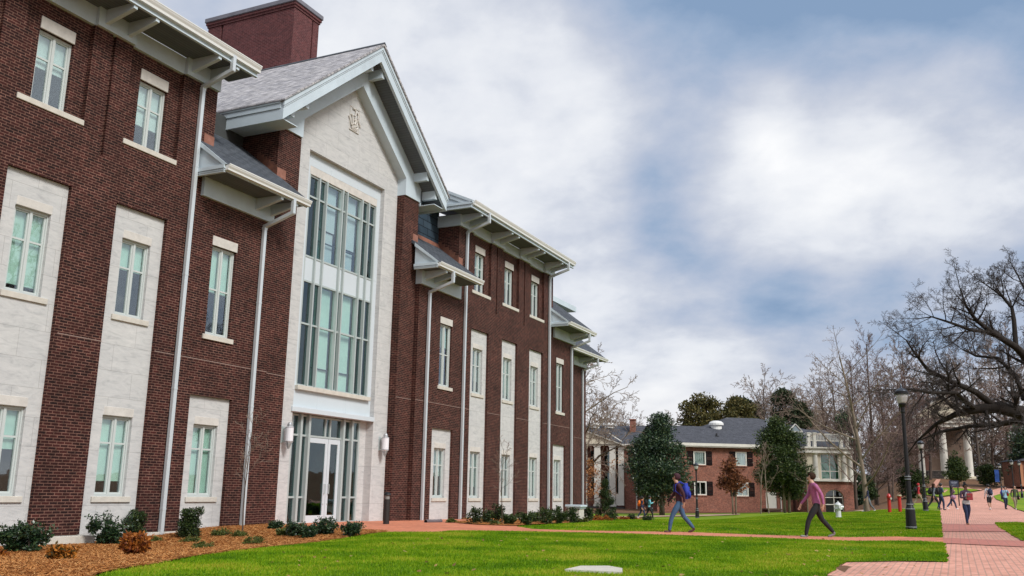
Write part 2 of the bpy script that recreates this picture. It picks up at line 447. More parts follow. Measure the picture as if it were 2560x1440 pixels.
def wing(x0, x1, cols, bl, pilx):
    """tall wing: three storeys, recessed bays on top, stone panels below"""
    mb = MB(); holes = []
    for c in cols:
        holes.append((c - .88, c + .88, 9.5 - .14, 12.0, .12))
        holes.append((c - .815 - .03, c + .815 - .03, -.6, 7.84, PANEL_R))
    for c in pilx: holes.append((c - .055, c + .055, 8.85, 12.0, .09))
    wallf(mb, x0, x1, -.0, 12.0, Y0, holes)
    for c in cols:
        wallf(mb, c - .88, c + .88, 9.36, 12.0, Y0 + .12, [(c - .46, c + .46, 9.5, 11.27, WREV)])
    for c in pilx: mb.poly((c - .055, Y0 + .09, 8.85), (c + .055, Y0 + .09, 8.85), (c + .055, Y0 + .09, 12), (c - .055, Y0 + .09, 12))
    mb.poly((x0, Y0, 0), (x0, Y0, 12.5), (x0, 24, 12.5), (x0, 24, 0)); mb.poly((x1, Y0, 0), (x1, 24, 0), (x1, 24, 12.5), (x1, Y0, 12.5))
    build('brick_wall', mb, M['brick'], hall)
    for c, b in zip(cols, bl):
        p = c - .03
        panel_stone(p, .815, 7.84, [(.90, .84, 2.72), (.90, 5.14, 7.06)], holes)
        window(c, .92, 9.5, 11.27, Y0 + .12, b[0], 1, (c - .88, c + .88), .03, Y0, (.0, .30), .03, .64)
        win_in_panel(p + .02, .90, 5.14, 7.06, b[1], 0, .63)
        win_in_panel(p + .02, .90, .84, 2.72, b[2], 0, .66)
    # white frieze, stepping back over the bays
    f = MB(); xs = x0
    for c in cols:
        f.box(xs, c - .88, Y0 - .1, Y0 + .3, 11.97, 12.45)
        f.box(c - .88, c + .88, Y0 + .01, Y0 + .3, 11.975, 12.449); xs = c + .88
    f.box(xs, x1, Y0 - .1, Y0 + .3, 11.97, 12.45)
    if x0 > 30: f.box(x0 - .1, x0, Y0 - .1, 19.0, 11.968, 12.452)
    build('frieze', f, M['white'], hall)
def dentil(x, z, w=.11):
    mb = MB(); y0, y1 = 16.98, Y0 - .1
    mb.prism([(y0, z), (y0, z - .15), (y1 - .12, z - .33), (y1, z - .36), (y1, z)], 'x', x - w / 2, x + w / 2)
    build('bracket', mb, M['white'], hall)
def gutter(x0, x1, z, y=16.82):
    mb = MB(); y1 = y + .15
    mb.prism([(y1, z - .03), (y1, z - .2), (y + .05, z - .2), (y + .045, z - .13), (y + .012, z - .07), (y, z - .03), (y - .006, z - .03), (y - .006, z), (y + .02, z), (y + .02, z - .03)], 'x', x0, x1)
    build('gutter', mb, M['gutter'], hall)
    f = MB(); f.box(x0 + .02, x1 - .02, y1 + .002, y1 + .03, z - .29, z - .02); f.box(x0 + .02, x1 - .02, y1 - .03, y1 + .05, z - .33, z - .292)
    build('fascia_board', f, M['white'], hall)
def downspout(x, ztop, yg=16.9, zg=0, zb=-.15):
    """square drop from the gutter, slanted run back to the wall, long fall down it"""
    mb = MB(); yw = Y0 - .085; r = .055
    mb.box(x - r, x + r, yg - .04, yg + .06, ztop - .58, ztop - .13)
    a, b = Vector((x, yg + .01, ztop - .56)), Vector((x, yw, ztop - .88))
    d = (b - a).normalized(); n = Vector((0, -d.z, d.y)) * .05
    vs = []
    for p in (a - d * .03, b + d * .03):
        vs += [p + n + Vector((-r * .98, 0, 0)), p + n + Vector((r * .98, 0, 0)), p - n + Vector((r * .98, 0, 0)), p - n + Vector((-r * .98, 0, 0))]
    mb.add(vs, [(0, 1, 5, 4), (1, 2, 6, 5), (2, 3, 7, 6), (3, 0, 4, 7), (3, 2, 1, 0), (4, 5, 6, 7)])
    mb.box(x - r, x + r, yw - .045, yw + .045, zb, ztop - .90)
    mb.box(x - r * 1.12, x + r * 1.12, yw - .055, yw + .055, ztop - .97, ztop - .90)
    z = ztop - 3.2
    while z > .5:
        mb.box(x - r * 1.08, x + r * 1.08, yw - .05, yw + .05, z, z + .05); z -= 3.0
    build('downspout', mb, M['pipe'], hall)
def main_eave(x0, x1, left_return):
    z = 12.45
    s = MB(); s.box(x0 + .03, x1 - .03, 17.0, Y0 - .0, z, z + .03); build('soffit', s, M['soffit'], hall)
    gutter(x0, x1, 12.72)
    r = MB(); k = .46
    def sl(y): return 12.70 + k * (y - 16.9)
    r.prism([(16.93, sl(16.93)), (26, sl(26)), (26, sl(26) - .12), (17.0, sl(17.0) - .12), (16.93, sl(16.93) - .06)], 'x', x0, x1)
    build('roof', r, M['slate'], hall)
    if left_return:
        m = MB(); xr = x0
        m.box(xr - .02, xr + .1, 17.0, 18.85, 12.42, 12.56); m.box(xr - .06, xr + .06, 16.97, 18.87, 12.56, 12.66)
        m.prism([(17.0, 12.66), (18.9, 12.66), (18.9, sl(18.9) - .14), (17.0, sl(17.0) - .05)], 'x', xr + .01, xr + .09)
        a, b = 16.93, 24.0
        m.prism([(a, sl(a) - .01), (b, sl(b) - .01), (b, sl(b) - .19), (a, sl(a) - .12)], 'x', xr - .06, xr + .02)
        m.prism([(a + .1, sl(a + .1) - .12), (b, sl(b) - .19), (b, sl(b) - .4), (a + .4, sl(a + .4) - .3)], 'x', xr - .03, xr + .005)
        build('gable_return', m, M['white'], hall)

colsL = [10.36, 13.32, 16.25]; colsR = [34.92, 37.90, 40.92]
wing(2.0, 18.40, colsL, [(.4, .5, .6), (.46, .88, .47), (.62, .37, .80)], [8.9, 11.84, 14.785])
wing(32.77, 42.95, colsR, [(.5, .7, .75), (.5, .85, .7), (.45, .8, .85)], [36.41, 39.41])
for c in (11.84, 14.785, 17.67): dentil(c - .345, 12.45); dentil(c + .345, 12.45)
for c in (33.2, 36.41 - .22, 39.41 - .28, 42.1): dentil(c - .345, 12.45); dentil(c + .345, 12.45)
main_eave(2.0, 18.80, False); main_eave(31.92, 43.2, True)
downspout(17.75, 12.72); downspout(33.36, 12.72); downspout(42.36, 12.72)

# ---- lower links between wing and entrance, each under its own pent roof
SLOPE = .77
def zr(y): return 9.50 + SLOPE * (y - 16.9)
def link(x0, x1, cx, b2, b1, fx0, fx1, gx0, gx1, yb, yo=0.0, brk=(), dsp=None, tri=True):
    global Y0
    Ysave = Y0; Y0 = Y0 + yo
    mb = MB(); pc = cx - .03
    holes = []
    if cx:
        holes = [(cx - .47, cx + .47, 5.12, 7.60, WREV), (pc - .82, pc + .82, -.6, 3.47, PANEL_R)]
    wallf(mb, x0, x1, 0, 9.3, Y0, holes)
    mb.poly((x1, Y0, 0), (x1, Y0 + 3, 0), (x1, Y0 + 3, 9.3), (x1, Y0, 9.3)); mb.poly((x0, Y0, 0), (x0, Y0, 9.3), (x0, Y0 + 3, 9.3), (x0, Y0 + 3, 0))
    build('brick_wall', mb, M['brick'], hall)
    if cx:
        panel_stone(pc, .82, 3.47, [(.90, .84, 2.72)], None)
        window(cx, .94, 5.12, 7.60, Y0, b2, 0, (cx - .57, cx + .6), .05, None, (.02, .27), .02, .52)
        win_in_panel(pc + .02, .90, .84, 2.72, b1, 0, .66)
    f = MB(); f.box(fx0, fx1, Y0 - .1, Y0 - .002, 8.84, 9.40); f.box(fx0 - .012, fx0 - .001, Y0 - .1, Y0 + .176, 8.842, 9.398)
    build('frieze', f, M['white'], hall)
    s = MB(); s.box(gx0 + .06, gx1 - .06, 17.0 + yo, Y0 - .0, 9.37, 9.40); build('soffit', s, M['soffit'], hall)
    # gutter set on this eave
    mb = MB(); y = 16.82 + yo; y1 = y + .15; z = 9.52
    mb.prism([(y1, z - .03), (y1, z - .17), (y + .05, z - .17), (y + .045, z - .12), (y + .012, z - .07), (y, z - .03), (y - .006, z - .03), (y - .006, z), (y + .02, z), (y + .02, z - .03)], 'x', gx0, gx1)
    build('gutter', mb, M['gutter'], hall)
    k = MB(); k.box(gx0 + .03, gx1 - .03, y1 + .002, y1 + .03, z - .2, z - .02); build('fascia_board', k, M['white'], hall)
    r = MB()
    def zz(yy): return zr(yy - yo)
    r.prism([(16.88 + yo, zz(16.88 + yo) + .02), (yb, zz(yb) + .02), (yb, zz(yb) - .1), (17.0 + yo, zz(17.0 + yo) - .1)], 'x', gx0, gx1)
    build('pent_roof', r, M['slate'], hall)
    if tri:
        t = MB(); yw = Y0 + .0
        t.box(gx0 - .03, gx0 + .06, 16.99 + yo, yw, 9.30, 9.40); t.box(gx0 - .06, gx0 + .05, 16.97 + yo, yw, 9.40, 9.50); t.box(gx0 - .045, gx0 + .055, 16.98 + yo, yw, 9.345, 9.358)
        t.prism([(17.0 + yo, 9.5), (yw, 9.5), (yw, zz(yw) - .08), (17.02 + yo, zz(17.02 + yo) - .02)], 'x', gx0 + .02, gx0 + .07)
        t.prism([(16.9 + yo, zz(16.9 + yo) - .0), (yw, zz(yw) + .0), (yw, zz(yw) - .14), (17.02 + yo, zz(17.02 + yo) - .1)], 'x', gx0 - .04, gx0 + .03)
        build('gable_end', t, M['white'], hall)
    for bx in brk:
        q = MB(); q.prism([(16.98 + yo, 9.37), (16.98 + yo, 9.24), (Y0 - .22, 9.06), (Y0 - .1, 9.03), (Y0 - .1, 9.37)], 'x', bx - .055, bx + .055); build('bracket', q, M['white'], hall)
    if dsp: downspout(dsp, 9.52, 16.9 + yo)
    Y0 = Ysave
link(18.40, 21.33, 19.20, .5, .97, 18.12, 21.05, 17.86, 21.42, 20.2, 0, (20.25, 20.92), 20.68)
link(29.74, 32.77, 31.92, .35, .55, 29.74, 32.92, 29.3, 32.88, 19.0, 0, (30.02, 30.7), 30.4)
link(42.95, 45.87, 43.93, .5, .6, 43.02, 45.9, 42.5, 46.3, 20.6, 0, (45.2, 45.8), 45.39)
# the last bay stands further back, under the same pent roof
link(45.87, 55.0, None or 0, 0, 0, 45.95, 55.0, 46.4, 56.0, 24.6, 2.75, (53.6, 54.4), None, False)
Y0 = 20.75; downspout(54.25, 9.52, 19.65, 0, -.6); Y0 = 18.0
# setting-back block that shows over the far pent roof
mb = MB(); mb.box(43.4, 53, 22.3, 30, 8.5, 12.1); build('brick_wall', mb, M['brick'], hall)
mb = MB(); mb.box(43.4, 53.2, 22.15, 22.3, 11.9, 12.45); mb.box(43.4, 54.2, 21.25, 22.2, 12.40, 12.44); mb.box(43.4, 54.2, 21.1, 21.25, 12.4, 12.72); build('eave', mb, M['white'], hall)
mb = MB(); mb.prism([(21.1, 12.72), (30, 16.8), (30, 12.5), (21.3, 12.5)], 'x', 43.4, 54.2); build('roof', mb, M['slate'], hall)
# slate-clad upper walls behind the pent roofs, copper at their feet
for a, b, y in ((18.40, 21.6, 20.2), (29.5, 32.77, 19.0)):
    mb = MB(); zt_ = 12.5 if a < 20 else 13.1; mb.poly((a, y, 9), (b, y, 9), (b, y, zt_), (a, y, zt_)); build('slate_siding', mb, M['slate_wall'], hall)
    mb = MB(); mb.prism([(y - .1, zr(y - .1) + .025), (y - .015, zr(y - .015) + .16), (y - .015, zr(y - .015))], 'x', a, b); build('flashing', mb, M['copper'], hall)
def stepflash(x, face, y0, y1):
    """stepped copper against a side wall"""
    mb = MB(); n = 6; s = (y1 - y0) / n; e = .008 * face
    for i in range(n):
        a = y0 + i * s; z = zr(a); h = .30
        mb.box(min(x, x + e), max(x, x + e), a, a + s - .001, z - .02, z + h + SLOPE * s * .5)
    build('flashing', mb, M['copper_dark'], hall)
stepflash(32.77, -1, 18.0, 19.0); stepflash(21.33, -1, 18.2, 19.0)
for a, b in ((18.03, 18.41), (32.76, 33.1)):
    mb = MB(); mb.box(a, b, 17.985, 17.998, zr(18) - .02, zr(18) + .27); build('flashing', mb, M['copper'], hall)
for a, b in ((21.33, 21.75), (29.38, 29.75)):
    mb = MB(); mb.box(a, b, 18.165, 18.178, zr(18.18) - .02, zr(18.18) + .27); build('flashing', mb, M['copper'], hall)
# thin pale course running round the walls
for a, b, y in ((14.2, 15.43, 18), (17.05, 18.4, 18), (18.4, 21.33, 18), (11.1, 12.5, 18), (21.33, 22.4, 18.18), (28.68, 29.74, 18.18), (29.74, 32.77, 18), (32.77, 34.05, 18), (35.73, 37.03, 18), (38.7, 40.05, 18), (41.72, 42.95, 18), (42.95, 45.87, 18), (45.87, 55, 20.75)):
    mb = MB(); mb.box(a, b, y - .003, y + .01, 4.41, 4.424); build('string_course', mb, M['string'], hall)
# stone plinth along the foot of the walls
for a, b, y, pr in ((2, 12.47, 17.9, 0), (14.1, 15.4, 17.9, .14), (17.03, 18.35, 17.9, 0), (19.99, 21.33, 17.9, 0), (29.74, 31.05, 17.9, 0), (32.71, 34.05, 17.9, 0), (35.73, 37.03, 17.9, .05), (38.7, 40.05, 17.9, .05), (41.72, 43.05, 17.9, .05), (44.7, 45.9, 17.9, .05), (45.9, 55, 20.65, 0)):
    mb = MB(); mb.bevbox(a - pr, b + pr * 1.5, y - pr * 1.3, y + .3, -1.6, -.012, .01); build('plinth', mb, M['sill'], hall)

# ------------------------------------------------------------------ entrance bay
CX = 25.53; YP = 18.18; YS = 18.5; XL, XR = 22.40, 28.67; PLX, PRX = 21.33, 29.74
OX0, OX1, OZ0, OZ1 = 23.27, 27.79, 3.47, 12.08
YW = 18.67; YG = 18.77; YD = 18.84
def zroof(x): return 16.68 - .82 * abs(x - CX)
mb = MB()
for a, b in ((PLX, XL), (XR, PRX)):
    wallf(mb, a, b, 0, 12.2, YP); 
mb.poly((XL, YP, 0), (XL, YS, 0), (XL, YS, 13), (XL, YP, 13)); mb.poly((XR, YP, 0), (XR, YP, 13), (XR, YS, 13), (XR, YS, 0))
mb.poly((PLX, YP, 0), (PLX, YP, 12.6), (PLX, 26, 12.6), (PLX, 26, 0)); mb.poly((PRX, YP, 0), (PRX, 26, 0), (PRX, 26, 12.6), (PRX, YP, 12.6))
build('brick_pier', mb, M['brick'], hall)
mb = MB()
wallf(mb, XL, XR, 0, 12.4, YS, [(OX0, OX1, 0, OZ1, .30)])
mb.poly((XL, YS, 12.4), (XR, YS, 12.4), (XR, YS, zroof(XR) - .6), (CX, YS, zroof(CX) - .6), (XL, YS, zroof(XL) - .6))
# the doorway is cut deeper, with a narrow stone jamb on each side
for xa, xb in ((OX0, 23.60), (27.42, OX1)): mb.box(xa, xb, YS + .3, YS + .6, 0, 3.5)
for x in (OX0, OX1): mb.box(x - .004 if x > 25 else x, x if x > 25 else x + .004, YS, YS + .32, 0, 3.5)
build('stone_front', mb, M['stone'], hall)
# white metal surround of the tall window
WX0, WX1, WZ0, WZ1 = 23.56, 27.58, 4.30, 11.36
mb = MB()
wallf(mb, OX0, OX1, 3.62, OZ1, YW, [(WX0, WX1, WZ0 - .0, WZ1 + .28, .12)])
for z in (8.55, 4.15): mb.box(OX0, WX0, YW - .004, YW, z, z + .012); mb.box(WX1, OX1, YW - .004, YW, z, z + .012)
mb.box(24.7, 24.71, YW - .004, YW, 11.64, OZ1); mb.box(26.3, 26.31, YW - .004, YW, 11.64, OZ1); mb.box(24.7, 24.71, YW - .004, YW, 3.63, 4.15); mb.box(26.3, 26.31, YW - .004, YW, 3.63, 4.15)
build('window_surround', mb, M['panel'], hall)
mb = MB(); mb.bevbox(OX0 - .08, OX1 - .02, YS - .06, YS + .34, 3.44, 3.60, .01); build('door_head', mb, M['panel'], hall)
mb = MB(); mb.box(WX0, WX1, YW + .004, YW + .2, WZ1, WZ1 + .279); build('lintel', mb, M['lintel'], hall)
mb = MB(); mb.bevbox(WX0 - .05, WX1 + .03, YW - .13, YW + .15, 4.16, WZ0, .008); build('sill', mb, M['sill'], hall)
FINS = [24.13, 24.54, 25.47, 25.73, 26.67, 27.09]
cw = MB()
for x in FINS: cw.box(x - .03, x + .03, YG - .12, YG + .06, WZ0, WZ1)
for x in (WX0 + .03, WX1 - .03): cw.box(x - .03, x + .03, YW + .0, YG + .06, WZ0, WZ1)
edges = [WX0 + .06] + [v for x in FINS for v in (x - .03, x + .03)] + [WX1 - .06]
spans = list(zip(edges[::2], edges[1::2]))
for a, b in spans:
    for z in (WZ0 + .03, 6.33, 7.74, 8.57, 10.62, WZ1 - .03): cw.box(a, b, YG - .05, YG + .05, z - .03, z + .03)
win = build('entrance_window', cw, M['mullion'], hall)
g = MB(); gd = MB(); sp = MB(); rail = MB()
for i, (a, b) in enumerate(spans):
    t = g if i in (2, 4) else gd
    for z0, z1 in ((WZ0 + .06, 6.3), (6.36, 7.71), (8.6, 10.59), (10.65, WZ1 - .06)): t.box(a, b, YG - .004, YG + .004, z0, z1)
    sp.box(a, b, YG - .03, YG + .02, 7.77, 8.54)
    for z in (4.98, 9.28): rail.box(a, b, YG + .10, YG + .13, z - .022, z + .022)
build('pane', g, M['glass'], win); build('tinted_pane', gd, M['glass_dark'], win); build('spandrel', sp, M['panel'], win); build('inner_rail', rail, M['black'], win)
bl = MB()
for i in (2, 4):
    a, b = spans[i]
    bl.box(a, b - .02, YG + .16, YG + .166, WZ0, 7.72)
build('blind', bl, M['blind'], win)
bl = MB()  # pale sheets added behind the upper panes to imitate reflected sky
for i in (2, 4):
    a, b = spans[i]; bl.box(a, b - .02, YG + .16, YG + .166, 9.75 if i == 2 else 9.4, WZ1); bl.box(a, b - .02, YG + .22, YG + .226, 8.6, 9.72 if i == 2 else 9.37)
build('blind', bl, plain('sky_reflection_sheet', (.62, .68, .74), .8, var=.1, vscale=1.5), win)
lamp = MB(); lamp.ball((24.35, 21.6, 7.05), .06); lamp.ball((24.9, 21.6, 7.1), .06); build('indoor_lamp', lamp, emitmat('warm_indoor_lamp', (1, .72, .3), 14), win)
# doorway: sidelights, transom and an unequal pair of doors
dw = MB(); z1 = 3.42
DM = [23.66, 24.04, 24.46, 26.36, 26.86, 27.36]
for x in DM[1:-1]: dw.box(x - .05, x + .05, YD - .14, YD + .06, 0, z1)
for x in (DM[0], DM[-1]): dw.box(x - .04, x + .04, YD - .06, YD + .06, 0, z1)
for a, b in zip(DM, DM[1:]):
    wide = b - a > 1
    for z in ((2.76, z1 - .03) if wide else (.03, .83, 2.76, z1 - .03)): dw.box(a + .04, b - .04, YD - .045, YD + .045, z - .03, z + .03)
dw.box(25.40, 25.46, YD - .05, YD + .05, 2.79, z1 - .06); dw.box(25.66, 25.72, YD - .05, YD + .05, 2.79, z1 - .06)
ent = build('doorway_frame', dw, M['mullion'], hall)
g = MB()
for a, b in zip(DM, DM[1:]):
    if b - a < 1:
        for z0, zz1 in ((.06, .8), (.86, 2.73), (2.79, 3.36)): g.box(a + .04, b - .04, YD - .004, YD + .004, z0, zz1)
g.box(24.5, 26.3, YD - .003, YD + .003, 2.79, 3.36)
build('tinted_pane', g, M['glass_dark'], ent)
for x0, x1, hx in ((24.52, 25.62, 25.52), (25.64, 26.30, 25.73)):
    d = MB(); s = .13
    d.box(x0, x0 + s, YD - .03, YD + .03, .015, 2.72); d.box(x1 - s, x1, YD - .03, YD + .03, .015, 2.72)
    d.box(x0 + s, x1 - s, YD - .03, YD + .03, 2.56, 2.72); d.box(x0 + s, x1 - s, YD - .03, YD + .03, .015, .26)
    dr = build('door', d, M['panel'], hall)
    q = MB(); q.box(x0 + s, x1 - s, YD - .004, YD + .004, .26, 2.56); build('pane', q, M['glass_dark'], dr)
    h = MB(); h.tube([(hx, YD - .03, .95), (hx, YD - .09, .95), (hx, YD - .09, 1.25), (hx, YD - .03, 1.25)], .013, 6); h.ball((hx, YD - .04, .62), .02); build('handle', h, M['mullion'], dr)
# second pair of doors inside the vestibule
v = MB()
for x in (24.2, 25.5, 26.8): v.box(x - .05, x + .05, 21.0, 21.06, 0, 3)
v.box(24.25, 26.75, 21.0, 21.06, .85, .95); v.box(24.25, 26.75, 21.0, 21.06, 2.6, 2.75)
build('inner_door', v, M['panel'], hall)
# gable: rake boards, soffit, frieze band, brackets, roof
mb = MB(); YR = 17.40
EX = 5.03
def rake(mb, y0, y1, off_t, off_b, e0, e1):
    """chevron slab: follows both roof slopes between two drops below the roof"""
    for s in (-1, 1):
        xs = (CX, CX + s * e0); xe = CX + s * e1
        pts = [(CX, zroof(CX) - off_t), (xe, zroof(xe) - off_t), (xe, zroof(xe) - off_b), (CX, zroof(CX) - off_b)]
        mb.prism(pts, 'y', y0, y1)
rake(mb, YR, YR + .1, .04, .66, 0, EX); rake(mb, YR - .05, YR - .001, .04, .21, 0, EX + .03); rake(mb, YR - .022, YR - .0015, .21, .28, 0, EX + .01)
build('rake_board', mb, M['white'], hall)
mb = MB()
for s in (-1, 1):
    xe = CX + s * (EX - .02)
    p = [(CX, zroof(CX) - .56), (xe, zroof(xe) - .56)]
    q = [(p[0][0], YR + .1, p[0][1]), (p[1][0], YR + .1, p[1][1]), (p[1][0], YP + .1, p[1][1]), (p[0][0], YP + .1, p[0][1])]
    mb.poly(*(q if s > 0 else reversed(q)))
build('gable_soffit', mb, M['soffit'], hall)
mb = MB()                                                     # frieze band over the piers and up the gable
yf0, yf1 = YP - .06, YS
for s in (-1, 1):
    xo = CX + s * (PRX - CX + .04); xi = CX + s * (XR - CX - .012)
    def zin(x): return 15.22 - .79 * abs(x - CX)
    zt = lambda x: zroof(x) - .555
    mb.prism([(xi, 12.1), (xo, 12.1), (xo, zt(xo)), (CX, zt(CX)), (CX, zin(CX)), (xi, zin(xi))], 'y', yf0, yf1)
build('frieze', mb, M['white'], hall)
mb = MB()
for s in (-1, 1):                                             # frieze round the pier's outer side
    x = PLX if s < 0 else PRX
    mb.box(x - .06 if s < 0 else x, x if s < 0 else x + .06, YP - .06, 24, 11.98, 12.5)
build('side_frieze', mb, M['white'], hall)
for dx in (-4.42, -3.75, -.36, .36, 3.75, 4.42):
    x = CX + dx; z = zroof(x) - .56; m = MB(); k = .82 * (1 if x < CX else -1); w = .08
    pts = [(x - w, z - k * w), (x + w, z + k * w), (x + w, z - .27), (x - w, z - .27)]
    m.prism(pts, 'y', YR + .14, YP - .05); build('bracket', m, M['white'], hall)
for s in (-1, 1):                                             # side eaves running back
    mb = MB()
    x = CX + s * EX; z = zroof(x)
    def bx(a, b, z0, z1): mb.box(min(x + s * a, x + s * b), max(x + s * a, x + s * b), YR + .102, 26, z0, z1)
    bx(-.06, 0, z - .66, z - .30); bx(-.05, .03, z - .30, z - .14); bx(-.04, .06, z - .14, z - .04)
    a, b = (x, CX - (CX - PLX)) if s < 0 else (PRX, x)
    mb.box(min(a, b) + .01, max(a, b) - .01, YR + .1, 26, z - .60, z - .57)
    build('side_eave', mb, M['white'], hall)
mb = MB()
for s in (-1, 1):
    xe = CX + s * (EX + .08)
    pts = [(CX, 16.72), (xe, zroof(xe) + .03), (xe, zroof(xe) - .03), (CX, 16.62)]
    mb.prism(pts, 'y', YR - .10, 34)
build('gable_roof', mb, M['shingle'], hall)
mb = MB(); mb.prism([(CX - .14, 16.63), (CX, 16.76), (CX + .14, 16.63), (CX, 16.7)], 'y', YR - .11, 34); build('ridge_cap', mb, M['slate'], hall)
# carved relief in the gable
mb = MB(); ye = YS; ex, ez = 25.62, 14.03
mb.box(ex - .30, ex - .275, ye - .02, ye, ez - .46, ez + .44); mb.box(ex + .275, ex + .30, ye - .02, ye, ez - .46, ez + .44)
mb.box(ex - .275, ex + .275, ye - .02, ye, ez + .415, ez + .44); mb.box(ex - .275, ex + .275, ye - .035, ye, ez - .46, ez - .42)
for pts, r in (([(-.36, .02), (-.28, -.1), (-.2, -.26)], .035), ([(.17, .05), (.26, -.05), (.36, -.17)], .032), ([(-.15, .36), (-.02, .38), (.04, .3), (.03, .18), (-.05, .12)], .03), ([(.14, .3), (.2, .2), (.18, .08)], .028),
               ([(-.22, .14), (-.15, .06), (-.12, -.08), (-.1, -.22)], .035), ([(0, .06), (.05, -.05), (.0, -.2)], .05), ([(.1, .02), (.16, -.1), (.12, -.24)], .035), ([(-.22, -.24), (-.08, -.3), (.06, -.26)], .05),
               ([(-.2, -.38), (-.06, -.33), (.1, -.36), (.18, -.28)], .045), ([(-.16, -.4), (0, -.41), (.14, -.4)], .03)):
    mb.tube([(ex + a, ye - .03, ez + b) for a, b in pts], r, 6)
mb.ball((ex - .2, ye - .02, ez + .12), .05, .04, .05); mb.ball((ex + .02, ye - .03, ez - .02), .06, .05, .07)
build('carved_emblem', mb, M['lintel'], hall)
# tall brick stack behind the gable
cx0, cx1, cy0, cy1, cz = 27.32, 28.95, 23.0, 27.6, 20.35
mb = MB()
holes = [(cx0 + .52, cx0 + .60, 10, cz, .06), (cx1 - .46, cx1 - .38, 10, cz, .06)]
wallf(mb, cx0, cx1, 10, cz, cy0, [holes[1]]); mb.poly((cx1 - .46, cy0 + .06, 10), (cx1 - .38, cy0 + .06, 10), (cx1 - .38, cy0 + .06, cz), (cx1 - .46, cy0 + .06, cz))
for a, b in ((cy0, cy1 - .84), (cy1 - .72, cy1)): mb.poly((cx0, a, 10), (cx0, a, cz), (cx0, b, cz), (cx0, b, 10))
mb.poly((cx0 + .06, cy1 - .84, 10), (cx0 + .06, cy1 - .84, cz), (cx0 + .06, cy1 - .72, cz), (cx0 + .06, cy1 - .72, 10))
mb.poly((cx0, cy1 - .84, 10), (cx0, cy1 - .84, cz), (cx0 + .06, cy1 - .84, cz), (cx0 + .06, cy1 - .84, 10)); mb.poly((cx0, cy1 - .72, 10), (cx0 + .06, cy1 - .72, 10), (cx0 + .06, cy1 - .72, cz), (cx0, cy1 - .72, cz))
mb.poly((cx1, cy0, 10), (cx1, cy1, 10), (cx1, cy1, cz), (cx1, cy0, cz)); mb.poly((cx0, cy1, 10), (cx0, cy1, cz), (cx1, cy1, cz), (cx1, cy1, 10))
mb.box(cx0 - .04, cx1 + .04, cy0 - .04, cy1 + .04, cz, cz + .1); mb.box(cx0 - .08, cx1 + .08, cy0 - .08, cy1 + .08, cz + .1, cz + .22)
ch = build('chimney', mb, M['brick_chimney'], hall)
mb = MB(); mb.bevbox(cx0 - .13, cx1 + .13, cy0 - .13, cy1 + .13, cz + .22, cz + .42, .02); build('chimney_cap', mb, plain('weathered_cap', (.16, .16, .19), .7, var=.2), ch)
# dark rooms behind the glass and the body of the block
mb = MB()
for a, b, y in ((2, 18.4, 19.4), (18.4, 21.3, 19.6), (29.75, 42.95, 19.4), (42.95, 45.85, 19.6)):
    mb.poly((a, y, -.2), (b, y, -.2), (b, y, 12.3), (a, y, 12.3))
    for z in (-.02, 4.0, 8.1): mb.poly((a, y, z), (a, 18.3, z), (b, 18.3, z), (b, y, z))
mb.poly((21.4, 22.5, 0), (29.7, 22.5, 0), (29.7, 22.5, 13), (21.4, 22.5, 13)); mb.poly((21.4, 19, 7.75), (29.7, 19, 7.75), (29.7, 22.5, 7.75), (21.4, 22.5, 7.75))
for x in (21.5, 29.6): mb.poly((x, 19, 0), (x, 22.5, 0), (x, 22.5, 13), (x, 19, 13))
mb.poly((21.4, 19, .0), (29.7, 19, .0), (29.7, 22.5, .0), (21.4, 22.5, .0)); mb.poly((21.4, 19, 3.6), (29.7, 19, 3.6), (29.7, 22.5, 3.6), (21.4, 22.5, 3.6))
mb.box(2, 54.9, 26, 30, -1, 12.4)
build('interior_wall', mb, M['interior'], hall)

# ---- wall lamps beside the entrance
def wall_lamp(x, label):
    r = empty('wall_lamp', (x, YS, 2.7), 0, label, 'wall lamp', 'wall lamps beside the entrance')
    m = MB(); m.box(x - .05, x + .05, YS - .03, YS, 2.45, 2.95)
    for z in (2.5, 2.88): m.box(x - .025, x + .025, YS - .2, YS - .03, z - .025, z + .025)
    build('wall_plate', m, M['mullion'], r)
    m = MB(); c = (x, YS - .26, 0); m.lathe([(.0, 2.46), (.115, 2.46), (.125, 2.5), (.125, 2.9), (.115, 2.935), (.0, 2.935)], c, 14); build('lamp_shade', m, plain('frosted_lamp_glass', (.72, .72, .76), .35), r)
    m = MB(); m.lathe([(0, 2.93), (.085, 2.935), (.085, 3.0), (.05, 3.06), (0, 3.07)], c, 12); m.lathe([(0, 2.26), (.035, 2.27), (.04, 2.32), (.06, 2.33), (.065, 2.38), (.085, 2.39), (.09, 2.46), (0, 2.461)], c, 12)
    for z in (2.48, 2.9): m.lathe([(.127, z), (.131, z + .005), (.131, z + .02), (.127, z + .025)], c, 14)
    build('metal_trim', m, plain('brushed_steel', (.45, .46, .48), .35, .7), r)
wall_lamp(22.86, 'cylindrical frosted wall lamp on the stone left of the entrance doors')
wall_lamp(28.22, 'cylindrical frosted wall lamp on the stone strip right of the entrance doors')
